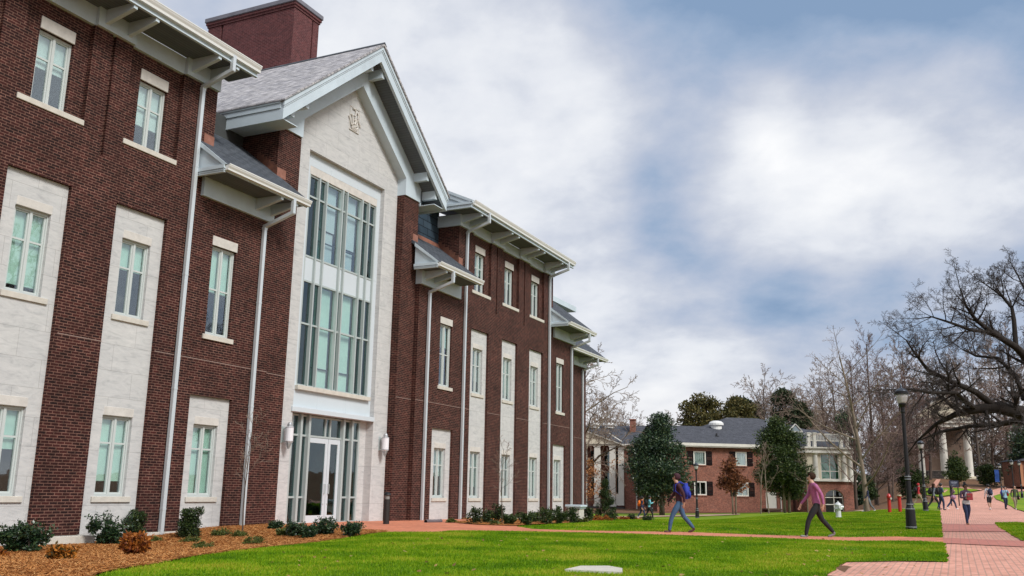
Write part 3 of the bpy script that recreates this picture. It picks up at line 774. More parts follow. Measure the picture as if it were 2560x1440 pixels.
# ------------------------------------------------------------------ sky, sun, camera
w = bpy.data.worlds.new('World'); S.world = w; w.use_nodes = True
nt = w.node_tree; nt.nodes.clear()
SUN_EL, SUN_DIR = math.radians(40), Vector((-.38, -.88, 0)).normalized()
out = N(nt, 'ShaderNodeOutputWorld')
sky = N(nt, 'ShaderNodeTexSky'); sky.sky_type = 'NISHITA'; sky.sun_disc = False; sky.sun_elevation = SUN_EL
sky.sun_rotation = math.atan2(SUN_DIR.x, SUN_DIR.y); sky.air_density = 1; sky.dust_density = 2
bg = N(nt, 'ShaderNodeBackground'); bg.inputs['Strength'].default_value = .09; L(nt, sky.outputs[0], bg.inputs['Color'])
tc = N(nt, 'ShaderNodeTexCoord'); vec = tc.outputs['Generated']
sep = N(nt, 'ShaderNodeSeparateXYZ'); L(nt, vec, sep.inputs[0])
# cloud layer: direction projected on a flat ceiling, so clouds shrink towards the horizon
zz = N(nt, 'ShaderNodeMath', operation='MAXIMUM'); L(nt, sep.outputs[2], zz.inputs[0]); zz.inputs[1].default_value = 0.0
za = N(nt, 'ShaderNodeMath', operation='ADD'); L(nt, zz.outputs[0], za.inputs[0]); za.inputs[1].default_value = .38
pv = N(nt, 'ShaderNodeVectorMath', operation='DIVIDE'); L(nt, vec, pv.inputs[0])
cz = N(nt, 'ShaderNodeCombineXYZ')
for i in range(3): L(nt, za.outputs[0], cz.inputs[i])
L(nt, cz.outputs[0], pv.inputs[1])
pf = N(nt, 'ShaderNodeMapping'); pf.inputs['Rotation'].default_value = (0, 0, -YAW); pf.inputs['Scale'].default_value = (1.0, .9, 1.0); pf.inputs['Location'].default_value = (3.1, 1.7, .4); L(nt, pv.outputs[0], pf.inputs['Vector'])
def fbm(scale, detail, rough, dist):
    n = N(nt, 'ShaderNodeTexNoise', Scale=scale, Detail=detail, Roughness=rough, Distortion=dist); L(nt, pf.outputs[0], n.inputs['Vector']); return n.outputs[0]
def madd(a, k, b):
    m = N(nt, 'ShaderNodeMath', operation='MULTIPLY_ADD'); L(nt, a, m.inputs[0]); m.inputs[1].default_value = k
    if hasattr(b, 'is_output'): L(nt, b, m.inputs[2])
    else: m.inputs[2].default_value = b
    return m.outputs[0]
val = madd(fbm(1.5, 10, .50, .2), .50, -.25)
val = madd(fbm(3.6, 9, .52, .15), .85, val)
val = madd(fbm(10.5, 8, .55, .2), .42, val)
val = madd(val, 1.0, -.13)
def bank(dirv, rx, amt, prev):
    d = N(nt, 'ShaderNodeVectorMath', operation='DOT_PRODUCT'); L(nt, vec, d.inputs[0]); d.inputs[1].default_value = dirv
    r = N(nt, 'ShaderNodeMapRange'); r.interpolation_type = 'SMOOTHERSTEP'
    r.inputs[1].default_value = math.cos(rx); r.inputs[2].default_value = 1.0; r.inputs[3].default_value = 0; r.inputs[4].default_value = amt
    L(nt, d.outputs['Value'], r.inputs[0])
    a = N(nt, 'ShaderNodeMath', operation='ADD'); L(nt, r.outputs[0], a.inputs[0])
    L(nt, prev, a.inputs[1]); return a.outputs[0]
def dv(px, py):
    v = ray(px, py); v = v / np.linalg.norm(v); return tuple(float(t) for t in v)
BANKS = [(2230, 300, .20, .34), (2400, 380, .16, .10), (2030, 430, .18, .12), (1150, 330, .25, .24), (1600, 960, .17, .22), (1720, 320, .15, .22), (900, 40, .16, .08), (1330, 260, .12, .06),
         (1800, 10, .19, -.22), (2060, 10, .20, -.22), (2320, -10, .22, -.25), (2560, -10, .20, -.22), (1740, 490, .10, -.20), (1450, 90, .14, -.10), (2450, 600, .17, -.18), (2150, 640, .16, -.12), (1900, 690, .2, -.10), (1560, 640, .16, -.12), (1450, 480, .12, -.06), (620, 80, .12, -.1)]
for px, py, r, amt in BANKS: val = bank(dv(px, py), r, amt, val)
# bright overcast behind the photographer keeps the wall fronts lit
val = bank((-.35, -.88, .3), 1.25, .4, val)
ramp = N(nt, 'ShaderNodeValToRGB'); e = ramp.color_ramp.elements
stops = [(.08, (.235, .345, .52)), (.22, (.325, .425, .59)), (.36, (.45, .515, .65)), (.50, (.58, .62, .715)), (.66, (.77, .795, .85)), (.92, (.97, .975, .985))]
while len(e) < len(stops): e.new(.5)
for i, (p, c) in enumerate(stops): e[i].position = p; e[i].color = rgb(c)
L(nt, val, ramp.inputs[0])
hz = N(nt, 'ShaderNodeMapRange'); hz.interpolation_type = 'SMOOTHSTEP'; hz.inputs[1].default_value = .0; hz.inputs[2].default_value = .16; hz.inputs[3].default_value = .45; hz.inputs[4].default_value = 0
L(nt, sep.outputs[2], hz.inputs[0])
ccol = mixc(nt, hz.outputs[0], ramp.outputs[0], rgb((.80, .76, .77)))
bg2 = N(nt, 'ShaderNodeBackground'); bg2.inputs['Strength'].default_value = .86; L(nt, ccol, bg2.inputs['Color'])
mx = N(nt, 'ShaderNodeMixShader'); mx.inputs[0].default_value = .95
L(nt, bg.outputs[0], mx.inputs[1]); L(nt, bg2.outputs[0], mx.inputs[2]); L(nt, mx.outputs[0], out.inputs['Surface'])

sd = bpy.data.lights.new('Sun', 'SUN'); sd.energy = 2.5; sd.angle = math.radians(16); sd.color = (1, .98, .94)
so = bpy.data.objects.new('Sun', sd); COL.objects.link(so)
tos = SUN_DIR * math.cos(SUN_EL) + Vector((0, 0, math.sin(SUN_EL)))
so.rotation_euler = tos.to_track_quat('Z', 'Y').to_euler()
so.location = (20, -20, 60)

cd = bpy.data.cameras.new('Camera'); cam = bpy.data.objects.new('Camera', cd); COL.objects.link(cam); S.camera = cam
cd.sensor_width = 36; cd.sensor_fit = 'HORIZONTAL'; cd.lens = FPX / 2560 * 36; cd.clip_end = 6000; cd.clip_start = .1
m3 = Matrix(((RC[0][0], -RC[0][1], -RC[0][2]), (RC[1][0], -RC[1][1], -RC[1][2]), (RC[2][0], -RC[2][1], -RC[2][2])))
cam.matrix_world = Matrix.Translation((0, 0, EYE)) @ m3.to_4x4()
S.view_settings.view_transform = 'Standard'; S.view_settings.look = 'None'; S.view_settings.gamma = 1; S.view_settings.exposure = .3
S.render.engine = 'CYCLES'; S.cycles.max_bounces = 8; S.cycles.transparent_max_bounces = 16; S.cycles.use_denoising = True
S.render.resolution_x = 1024; S.render.resolution_y = 576

# ------------------------------------------------------------------ terrain and paving
M['soil'] = noisemat('leaf_litter_soil', [(.25, (.085, .042, .020)), (.5, (.17, .088, .045)), (.75, (.25, .145, .085))], 2.2, scale2=.13, amt2=.5, c2a=(.10, .06, .035), bdist=.05)
M['lawn'] = noisemat('mown_grass', [(.25, (.05, .115, .004)), (.5, (.115, .22, .006)), (.75, (.19, .30, .010))], 9, scale2=.35, amt2=.6, c2a=(.27, .33, .014), bdist=.03, bump=.5)
M['mulch'] = noisemat('pine_straw_mulch', [(.25, (.12, .042, .011)), (.5, (.40, .165, .045)), (.78, (.62, .31, .11))], 7, nrough=.8, scale2=.5, amt2=.45, c2a=(.36, .16, .05), bump=.9, bdist=.05, dist=1.2)
M['paver'] = brickmat('red_brick_paving', (.66, .235, .135), (.55, .185, .10), (.45, .22, .15), bw=.2, rh=.1, ms=.006, rough=.75, var=.22, bump=.2, blotch=.6)
M['paver_pink'] = brickmat('pale_sheen_paving', (.70, .35, .26), (.60, .28, .20), (.44, .25, .19), bw=.2, rh=.1, ms=.010, rough=.6, var=.24, bump=.3, blotch=.5)  # sky sheen on the walk is mixed into this paler colour
M['paver_band'] = brickmat('dark_red_paving_band', (.52, .20, .155), (.46, .165, .125), (.34, .16, .13), bw=.1, rh=.2, ms=.008, rough=.65, var=.16, bump=.2, blotch=.5)
M['asphalt_tan'] = noisemat('tan_walk', [(.3, (.36, .25, .17)), (.7, (.48, .35, .25))], 3)
def W(d, u): return d * HX + u * RX, d * HY + u * RY
ds = [-300, -150, -80, -40, -20, -8] + [x * 1.5 for x in range(0, 84)] + [127, 132, 138, 145, 152, 160, 170, 180, 200, 230, 270, 330, 400, 520, 800, 1400, 2500]
us = [-2500, -900, -500, -300, -200, -140, -100, -80] + [x * 2 for x in range(-33, 56)] + [115, 120, 130, 145, 165, 200, 260, 350, 500, 900, 2500]
V = []; F = []
for d in ds:
    for u in us:
        x, y = W(d, u); V.append((x, y, ground(x, y)))
nu = len(us)
for i in range(len(ds) - 1):
    for j in range(nu - 1): F.append((i * nu + j, i * nu + j + 1, (i + 1) * nu + j + 1, (i + 1) * nu + j))
mb = MB(); mb.add(V, [tuple(reversed(f)) for f in F])
tag(build('ground', mb, M['soil'], smooth=True), 'brown leaf litter and bare soil under the trees', 'ground', kind='structure')
def sheet(name, pts, m, off, label, cat, step=1.5, rot=0, kind='structure', jag=0):
    """flat polygon cut into cells and laid over the terrain"""
    bm = bmesh.new()
    pts = [Vector((p[0], p[1], 0)) for p in pts]
    if jag:
        q = []
        for a, b in zip(pts, pts[1:] + pts[:1]):
            n = max(1, int((b - a).length / .35)); nrm = Vector((-(b - a).y, (b - a).x, 0)).normalized()
            for k in range(n):
                q.append(a.lerp(b, k / n) + nrm * (rnd.gauss(0, jag) if k else 0))
        pts = q
    f = bm.faces.new([bm.verts.new(p) for p in pts])
    if f.normal.z < 0 or sum(pts[i].x * pts[(i + 1) % len(pts)].y - pts[(i + 1) % len(pts)].x * pts[i].y for i in range(len(pts))) < 0: bmesh.ops.reverse_faces(bm, faces=[f])
    bmesh.ops.triangulate(bm, faces=bm.faces[:])
    xs = [p.x for p in pts]; ys = [p.y for p in pts]
    x = min(xs) + step
    while x < max(xs):
        bmesh.ops.bisect_plane(bm, geom=bm.verts[:] + bm.edges[:] + bm.faces[:], plane_co=(x, 0, 0), plane_no=(1, 0, 0)); x += step
    y = min(ys) + step
    while y < max(ys):
        bmesh.ops.bisect_plane(bm, geom=bm.verts[:] + bm.edges[:] + bm.faces[:], plane_co=(0, y, 0), plane_no=(0, 1, 0)); y += step
    for v in bm.verts: v.co.z = ground(v.co.x, v.co.y) + off
    mb = MB(); mb.frombm(bm)
    o = build(name, mb, m)
    tag(o, label, cat, kind=kind)
    if rot:
        uvd = o.data.uv_layers[0].data; c, s_ = math.cos(rot), math.sin(rot)
        for l in uvd:
            a, b = l.uv; l.uv = (a * c - b * s_, a * s_ + b * c)
    return o
def g(px, py): return G(px, py)
# edges read off the place, as points on the ground
BED = [(2, 1.5), (5.5, 7.2), (8.69, 9.64), (11.67, 10.9), (15.52, 12.42), (18.82, 12.97), (21.0, 13.35), (22.3, 18.6), (2, 18.6)]
sheet('mulch_bed', BED, M['mulch'], .05, 'orange pine straw mulch bed along the foot of the hall', 'planting bed', .7, jag=.05)
L1 = [g(1085, 1334), g(1141, 1330), g(1300, 1332), g(1500, 1336), g(1700, 1342), g(1907, 1348), g(2360, 1360), g(2368, 1408), g(2116, 1408), Vector((14.2, 1.75, 0)), Vector((6, .9, 0)), Vector((-3, .6, 0)), Vector((-6, -8, 0)), Vector((-30, -6, 0)), Vector((-30, 3, 0)), Vector((2, 1.5, 0)), Vector((5.5, 7.2, 0)), Vector((8.69, 9.64, 0)), Vector((11.67, 10.9, 0)), Vector((15.52, 12.42, 0)), Vector((18.82, 12.97, 0)), Vector((21.0, 13.35, 0))]
sheet('front_lawn', L1, M['lawn'], .03, 'bright green mown lawn in front of the hall', 'lawn', 1.2, jag=.025)
P1 = [Vector((21.0, 13.35, 0)), g(1085, 1334), g(1141, 1330), g(1300, 1332), g(1500, 1336), g(1700, 1342), g(1907, 1348), g(2360, 1360), g(2357, 1347), g(1907, 1340), g(1723, 1333), g(1440, 1329), g(1330, 1325), g(1292, 1318), g(1200, 1315), Vector((33.3, 16.8, 0)), Vector((33.3, 18.6, 0)), Vector((22.2, 18.9, 0))]
sheet('brick_path', P1, M['paver'], .034, 'red brick path from the entrance doors across the lawn', 'path', 1.2, rot=.4)
L2 = [g(1292, 1319), g(1330, 1325.5), g(1440, 1329.5), g(1723, 1333.5), g(1907, 1340.5), g(2356, 1347.5), g(2350, 1278), g(2180, 1281), g(2095, 1281), g(1960, 1282), g(1760, 1286), g(1560, 1289), g(1545, 1284), g(1475, 1285), g(1470, 1308), g(1420, 1311)]
sheet('middle_lawn', L2, M['lawn'], .03, 'green lawn between the brick path and the brick house', 'lawn', 1.5, jag=.03)
PL = [g(2066, 1441), g(2116, 1408), g(2368, 1408), g(2360, 1360), g(2356, 1345), g(2350, 1278), g(2345, 1262), g(2340, 1246), g(2452, 1228), g(2500, 1219), g(2560, 1206), g(2620, 1203), g(2640, 1222), g(2500, 1238), g(2484, 1241), g(2500, 1253), g(2530, 1268), g(2580, 1285), g(2700, 1300), g(2800, 1330), Vector((22, -9, 0)), Vector((4, -9, 0)), Vector((4, .4, 0)), Vector((14.3, 1.6, 0))]
sheet('brick_plaza', PL, M['paver_pink'], .014, 'pale pink brick walk on the right', 'walkway', 1.5, rot=.0)
BAND = [g(2357, 1347), g(2360, 1360.5), g(2600, 1372), g(2600, 1357)]
sheet('paving_band', BAND, M['paver_band'], .028, 'darker red band of paving crossing the walk', 'paving', 1.5)
sheet('paving_band', [g(2353, 1312), g(2355, 1331), g(2520, 1331), g(2490, 1312)], M['paver_band'], .028, 'redder brick patch in the walk behind the woman with books', 'paving', 1.5)
sheet('side_lawn', [g(2487, 1309), g(2497, 1320), g(2545, 1349), g(2700, 1420), g(2800, 1330), g(2600, 1311), g(2540, 1308)], M['lawn'], .036, 'small green lawn wedge at the right edge beside the walk', 'lawn', 1.2, jag=.02)
sheet('side_lawn', [g(2484, 1241), g(2500, 1253), g(2530, 1268), g(2580, 1285), g(2700, 1298), g(2720, 1240), g(2640, 1228), g(2540, 1232), g(2500, 1236)], M['lawn'], .06, 'rounded green lawn behind the students at the right edge', 'lawn', 2)
sheet('far_lawn', [g(2270, 1280 - 18), g(2275, 1277), g(2349, 1277), g(2345, 1258), g(2305, 1259)], M['lawn'], .06, 'strip of green lawn beside the second lamp post', 'lawn', 2)
sheet('far_lawn', [g(2310, 1222), g(2305, 1236), g(2345, 1243), g(2400, 1236), g(2456, 1226), g(2410, 1222), g(2360, 1219)], M['lawn'], .08, 'green lawn strip around the dark blue sign', 'lawn', 2)
sheet('far_lawn', [g(2515, 1217), g(2540, 1222), g(2600, 1220), g(2600, 1210), g(2550, 1210)], M['lawn'], .08, 'farthest small lawn at the right edge', 'lawn', 2)
sheet('side_walk', [g(2090, 1280.5), g(2095, 1279), g(2180, 1277.5), g(2348, 1275.5), g(2349, 1278.5), g(2180, 1281)], M['asphalt_tan'], .05, 'thin tan walk along the back of the lawn', 'path', 2)
sheet('side_walk', [g(1540, 1296), g(1540, 1293), g(1700, 1289.5), g(1800, 1287), g(1850, 1286.5), g(1850, 1288.5), g(1700, 1293)], M['asphalt_tan'], .08, 'pale narrow walk under the lamp in front of the house', 'path', 2)
sheet('far_path', [g(2340, 1219), g(2352, 1200), g(2342, 1199), g(2325, 1219)], M['paver_pink'], .08, 'short pink path climbing to the columned portico', 'path', 2)
sheet('far_path', [g(2305, 1220), g(2360, 1217.5), g(2420, 1220), g(2456, 1225.5), g(2452, 1228), g(2400, 1222), g(2345, 1220)], M['paver_pink'], .1, 'curving pink path above the lawn strip with the sign', 'path', 2)
# worn concrete cover in the near grass
mb = MB(); a, b, c, d_ = [G(*p) for p in ((1412, 1435), (1452, 1425.5), (1522, 1425.5), (1556, 1432))]
e_ = G(1556, 1442)
pp = [Vector((p.x, p.y, 0)) for p in (a, b, c, d_, e_)]
mb.prism([(p.x, p.y) for p in pp], 'z', -.05, .065)
tag(build('concrete_slab', mb, plain('pale_concrete', (.55, .52, .46), .85, var=.15, vscale=6), loc=(pp[0].x, pp[0].y, 0)), 'flat pale concrete slab set in the near grass at the bottom edge', 'slab')
# mulch strip on the far side of the path
sheet('mulch_strip', [g(1130, 1309), g(1200, 1315), g(1292, 1318), g(1330, 1314), g(1420, 1311), g(1500, 1303), g(1560, 1299), g(1620, 1301), g(1600, 1296), g(1520, 1293), Vector((56, 20.9, 0)), Vector((45.9, 20.9, 0)), Vector((45.9, 18.2, 0)), Vector((33.3, 18.2, 0)), Vector((33.3, 16.8, 0))], M['mulch'], .055, 'pine straw strip under the shrubs at the far end of the hall', 'planting bed', 1.2, jag=.04)

# ------------------------------------------------------------------ grass blades
def blades(name, tris, dens, h, seed, label, wdt=.007, z=.03, dmax=60):
    """short blades over a triangulated area, one object"""
    rg = np.random.default_rng(seed)
    T = np.array(tris, float)                                   # n,3,2
    ar = np.abs((T[:, 1, 0] - T[:, 0, 0]) * (T[:, 2, 1] - T[:, 0, 1]) - (T[:, 2, 0] - T[:, 0, 0]) * (T[:, 1, 1] - T[:, 0, 1])) / 2
    n = int(ar.sum() * dens); k = rg.choice(len(T), n, p=ar / ar.sum())
    a, b = rg.random(n), rg.random(n); s = a + b > 1; a[s] = 1 - a[s]; b[s] = 1 - b[s]
    P = T[k, 0] + a[:, None] * (T[k, 1] - T[k, 0]) + b[:, None] * (T[k, 2] - T[k, 0])
    dd = P[:, 0] * HX + P[:, 1] * HY; uu = P[:, 0] * RX + P[:, 1] * RY
    keep = (dd > 7) & (dd < dmax) & (np.abs(uu) < dd * .66 + 1)
    P = P[keep]; dd = dd[keep]; n = len(P)
    Z = np.array([ground(x, y) for x, y in P]) + z
    th = rg.random(n) * 2 * PI; hh = h * (.55 + .9 * rg.random(n)); ww = wdt * (.7 + .6 * rg.random(n)) * (1 + dd / 35)
    lean = rg.normal(0, .5, (n, 2)) * hh[:, None]
    c, s_ = np.cos(th) * ww, np.sin(th) * ww
    V = np.empty((n, 3, 3))
    V[:, 0] = np.stack([P[:, 0] - c, P[:, 1] - s_, Z - .012], 1); V[:, 1] = np.stack([P[:, 0] + c, P[:, 1] + s_, Z - .012], 1)
    V[:, 2] = np.stack([P[:, 0] + lean[:, 0], P[:, 1] + lean[:, 1], Z + hh], 1)
    me = bpy.data.meshes.new(name); me.vertices.add(n * 3); me.vertices.foreach_set('co', V.astype(np.float32).ravel())
    me.loops.add(n * 3); me.loops.foreach_set('vertex_index', np.arange(n * 3, dtype=np.int32))
    me.polygons.add(n); me.polygons.foreach_set('loop_start', np.arange(0, n * 3, 3, dtype=np.int32))
    me.update(calc_edges=True); me.materials.append(M['blade'])
    o = bpy.data.objects.new(name, me); COL.objects.link(o); tag(o, label, 'grass', kind='stuff'); return o
def blademat():
    m, nt, b = mat('grass_blades'); g = N(nt, 'ShaderNodeNewGeometry'); r = N(nt, 'ShaderNodeValToRGB'); e = r.color_ramp.elements
    cs = [(.035, .105, .003), (.095, .215, .004), (.155, .30, .005), (.25, .37, .008), (.40, .39, .04)]
    while len(e) < len(cs): e.new(.5)
    for i, q in enumerate(cs): e[i].position = i / 4; e[i].color = rgb(q)
    n = N(nt, 'ShaderNodeTexNoise', Scale=.55, Detail=6, Roughness=.62); L(nt, g.outputs['Position'], n.inputs['Vector'])
    a = N(nt, 'ShaderNodeMath', operation='MULTIPLY_ADD'); L(nt, n.outputs[0], a.inputs[0]); a.inputs[1].default_value = 2.4; a.inputs[2].default_value = -1.05
    s = N(nt, 'ShaderNodeMath', operation='MULTIPLY_ADD'); L(nt, g.outputs['Random Per Island'], s.inputs[0]); s.inputs[1].default_value = .6; L(nt, a.outputs[0], s.inputs[2]); s.use_clamp = True
    s2 = N(nt, 'ShaderNodeMath', operation='ADD'); L(nt, s.outputs[0], s2.inputs[0]); s2.inputs[1].default_value = .12
    L(nt, s2.outputs[0], r.inputs[0]); L(nt, r.outputs[0], b.inputs['Base Color']); b.inputs['Roughness'].default_value = .6; b.inputs['Specular IOR Level'].default_value = .15
    t = N(nt, 'ShaderNodeBsdfTranslucent'); L(nt, r.outputs[0], t.inputs['Color']); mx = N(nt, 'ShaderNodeMixShader'); mx.inputs[0].default_value = .35
    L(nt, b.outputs[0], mx.inputs[1]); L(nt, t.outputs[0], mx.inputs[2]); L(nt, mx.outputs[0], nt.nodes['Material Output'].inputs['Surface']); return m
M['blade'] = blademat()
def tris_of(o):
    me = o.data; me.calc_loop_triangles(); b = o.matrix_world
    return [[(me.vertices[i].co.x + o.location.x, me.vertices[i].co.y + o.location.y) for i in t.vertices] for t in me.loop_triangles]
blades('grass', tris_of(bpy.data.objects['front_lawn']), 1500, .03, 1, 'short green grass blades of the near lawn')
blades('grass', tris_of(bpy.data.objects['middle_lawn']), 420, .035, 2, 'grass blades of the lawn beyond the brick path', .009, dmax=70)
blades('grass', tris_of(bpy.data.objects['side_lawn']), 260, .05, 3, 'grass blades of the wedge of lawn at the right edge', .012)

# a few fallen leaves on the grass
rg_ = random.Random(12); mb = MB()
for _ in range(420):
    d = 9 + 38 * rg_.random() ** 1.3; x, y = W(d, d * rg_.uniform(-.25, .44))
    if y > 11.2 or (x < 26 and y > 11): continue
    z = ground(x, y) + .055; a = rg_.random() * 6.28; l = rg_.uniform(.025, .05); t = Vector((math.cos(a), math.sin(a), rg_.gauss(0, .3))) * l; s_ = Vector((-math.sin(a), math.cos(a), rg_.gauss(0, .4))) * l * .6; q = Vector((x, y, z))
    mb.add([q - t, q + s_, q + t, q - s_], [(0, 1, 2, 3)])
M['fallen'] = leafmat('fallen_leaves', [(.16, .08, .03), (.30, .16, .06), (.45, .30, .12), (.2, .1, .05)], .7, .2)
tag(build('fallen_leaves', mb, M['fallen'], uv=False), 'scattered small brown fallen leaves on the lawns', 'leaves', kind='stuff')
# ------------------------------------------------------------------ plants
def grow(T, p, d, ln, r, lev, cfg, rg, out):
    """one branch and everything it carries; tubes are collected per level"""
    maxl = cfg['levels']; n = 5 if lev == 0 else (4 if lev < maxl - 1 else 3)
    if lev >= maxl: n = 2
    pts = [p.copy()]; rads = [r]; dirs = []
    wob = cfg['wob'][min(lev, len(cfg['wob']) - 1)]; trop = cfg['trop'][min(lev, len(cfg['trop']) - 1)]
    tip = cfg.get('tip', .25)
    for i in range(n):
        d = (d + Vector((rg.gauss(0, wob), rg.gauss(0, wob), rg.gauss(0, wob) + trop))).normalized()
        p = p + d * (ln / n); pts.append(p.copy()); dirs.append(d.copy())
        rads.append(r * (1 - (1 - tip) * (i + 1) / n))
    out[min(lev, 99)].append((pts, rads))
    if lev >= maxl: return
    cnt = cfg['n'][lev]; st = cfg['start'][min(lev, len(cfg['start']) - 1)]
    ang = cfg['ang'][min(lev, len(cfg['ang']) - 1)]; ratio = cfg['ratio'][min(lev, len(cfg['ratio']) - 1)]
    az = rg.random() * 6.28
    for k in range(cnt):
        t = st + (1 - st) * (k + rg.random() * .8) / cnt
        f = t * n; i = min(n - 1, int(f)); q = pts[i].lerp(pts[i + 1], f - i); rr = rads[i] + (rads[i + 1] - rads[i]) * (f - i)
        az += 2.4 + rg.gauss(0, .4); dd = dirs[i]
        a = math.radians(ang + rg.gauss(0, 9))
        nx = dd.orthogonal().normalized(); ny = dd.cross(nx)
        nd = dd * math.cos(a) + (nx * math.cos(az) + ny * math.sin(az)) * math.sin(a)
        shape = cfg.get('shape', lambda t: 1 - .55 * t)(t) if lev == 0 else 1 - .45 * t
        grow(T, q, nd.normalized(), ln * ratio * shape * rg.uniform(.75, 1.2), max(rr * cfg.get('rr', .55), cfg['rmin']), lev + 1, cfg, rg, out)
def tubes(segs, sides, rmin=0):
    mb = MB()
    for pts, rads in segs: mb.tube(pts, [max(x, rmin) for x in rads], sides, cap=False)
    return mb
def bare_tree(name, loc, label, cfg, seed, mats, h, r, lean=(0, 0), group=None, split=1, rz=0, limbs=None):
    rg = random.Random(seed); out = {}
    from collections import defaultdict
    out = defaultdict(list)
    if limbs:
        for pts, rads, kids in limbs:
            out[0].append((pts, rads))
            for k in range(kids):
                t = rg.uniform(.22, 1.0); f = t * (len(pts) - 1); i = min(len(pts) - 2, int(f)); q = pts[i].lerp(pts[i + 1], f - i)
                dd = (pts[i + 1] - pts[i]).normalized(); rr = rads[i] + (rads[i + 1] - rads[i]) * (f - i)
                az = rg.random() * 6.28; a = math.radians(rg.uniform(35, 75)); nx = dd.orthogonal().normalized(); ny = dd.cross(nx)
                nd = dd * math.cos(a) + (nx * math.cos(az) + ny * math.sin(az)) * math.sin(a); nd.z = nd.z + .25
                grow(None, q, nd.normalized(), cfg['limb'] * rg.uniform(.6, 1.25) * (1.15 - .45 * t), max(min(rr * .5, .09), cfg['rmin']), 1, cfg, rg, out)
            e = pts[-1]; dd = (pts[-1] - pts[-2]).normalized()
            grow(None, e, dd, cfg['limb'] * .8, rads[-1] * .9, 1, cfg, rg, out)
    else:
        grow(None, Vector((0, 0, 0)), Vector((lean[0], lean[1], 1)).normalized(), h, r, 0, cfg, rg, out)
    root = empty(name, loc, rz, label, 'tree', group)
    lo = [s for l in out if l <= split for s in out[l]]; hi = [s for l in out if l > split for s in out[l]]
    build('trunk', tubes(lo, 7 if h > 3 else 5, cfg['rmin']), mats[0], root, smooth=True, local=True, uv=False)
    build('twigs', tubes(hi, 3, cfg['rmin']), mats[1], root, local=True, uv=False)
    return root
def leaves(mb, centers, n, size, rg, flat=0, aspect=2.0, droop=0):
    """leaf faces filling soft clumps; centers = (pos, rx, ry, rz)"""
    wts = [c[1] * c[2] * c[3] for c in centers]; s = sum(wts)
    for (c, rx, ry, rz), w_ in zip(centers, wts):
        for _ in range(max(3, int(n * w_ / s))):
            v = Vector((rg.gauss(0, 1), rg.gauss(0, 1), rg.gauss(0, 1))); v.normalize()
            k = rg.random() ** .45
            p = Vector((c[0] + v.x * rx * k, c[1] + v.y * ry * k, c[2] + v.z * rz * k))
            a = Vector((rg.gauss(0, 1), rg.gauss(0, 1), rg.gauss(0, .7) + .2 - droop)); a = (a + v * .8).normalized()
            b = a.orthogonal().normalized(); b.rotate(Matrix.Rotation(rg.random() * 6.28, 3, a))
            l = size * rg.uniform(.6, 1.35); w2 = l / aspect * .5
            mb.add([p - b * w2 * .2, p + a * l * .5 - b * w2, p + a * l, p + a * l * .5 + b * w2], [(0, 1, 2, 3)])
def clumps(rg, n, fn, r0, r1):
    """n clump centres drawn from fn(rg) with radius between r0 and r1"""
    out = []
    for _ in range(n):
        p = fn(rg); r = rg.uniform(r0, r1); out.append((p, r * rg.uniform(.8, 1.3), r * rg.uniform(.8, 1.3), r * rg.uniform(.6, 1.0)))
    return out
M['leaf_holly'] = leafmat('holly_leaves', [(.006, .018, .010), (.014, .036, .016), (.028, .060, .022), (.06, .10, .035)], .35, .1, .5)
M['leaf_yew'] = leafmat('yew_leaves', [(.006, .016, .006), (.016, .034, .010), (.036, .062, .016), (.07, .10, .025)], .5, .15)
M['leaf_low'] = leafmat('low_green_leaves', [(.022, .040, .008), (.06, .085, .016), (.11, .13, .028), (.17, .17, .045)], .5, .2)
M['leaf_red'] = leafmat('red_orange_leaves', [(.05, .012, .006), (.16, .038, .010), (.36, .11, .018), (.52, .19, .035), (.20, .07, .016)], .55, .3)
M['leaf_orange'] = leafmat('orange_tipped_leaves', [(.03, .035, .008), (.10, .055, .010), (.45, .15, .02), (.60, .24, .04)], .5, .3)
M['leaf_mag'] = leafmat('evergreen_leaves', [(.010, .026, .017), (.024, .052, .028), (.045, .08, .038), (.10, .13, .055)], .4, .15, .4)
M['leaf_cherry'] = leafmat('laurel_leaves', [(.010, .024, .009), (.026, .05, .014), (.055, .085, .022), (.10, .13, .034)], .5, .2)
M['leaf_brown'] = leafmat('dry_oak_leaves', [(.06, .022, .012), (.14, .05, .024), (.24, .09, .042), (.34, .15, .075)], .7, .3)
M['leaf_beech'] = leafmat('dry_beech_leaves', [(.20, .075, .028), (.34, .14, .05), (.46, .21, .085), (.55, .30, .14)], .7, .35)
M['leaf_olive'] = leafmat('olive_leaves', [(.030, .038, .012), (.075, .075, .022), (.13, .115, .036), (.20, .16, .055)], .6, .25)
M['leaf_pine'] = leafmat('pine_needles', [(.018, .034, .018), (.042, .062, .028), (.08, .095, .042)], .6, .15)
M['needle_straw'] = leafmat('straw_needles', [(.14, .045, .011), (.34, .125, .032), (.52, .22, .062), (.66, .36, .14), (.24, .08, .02)], .8, .15)

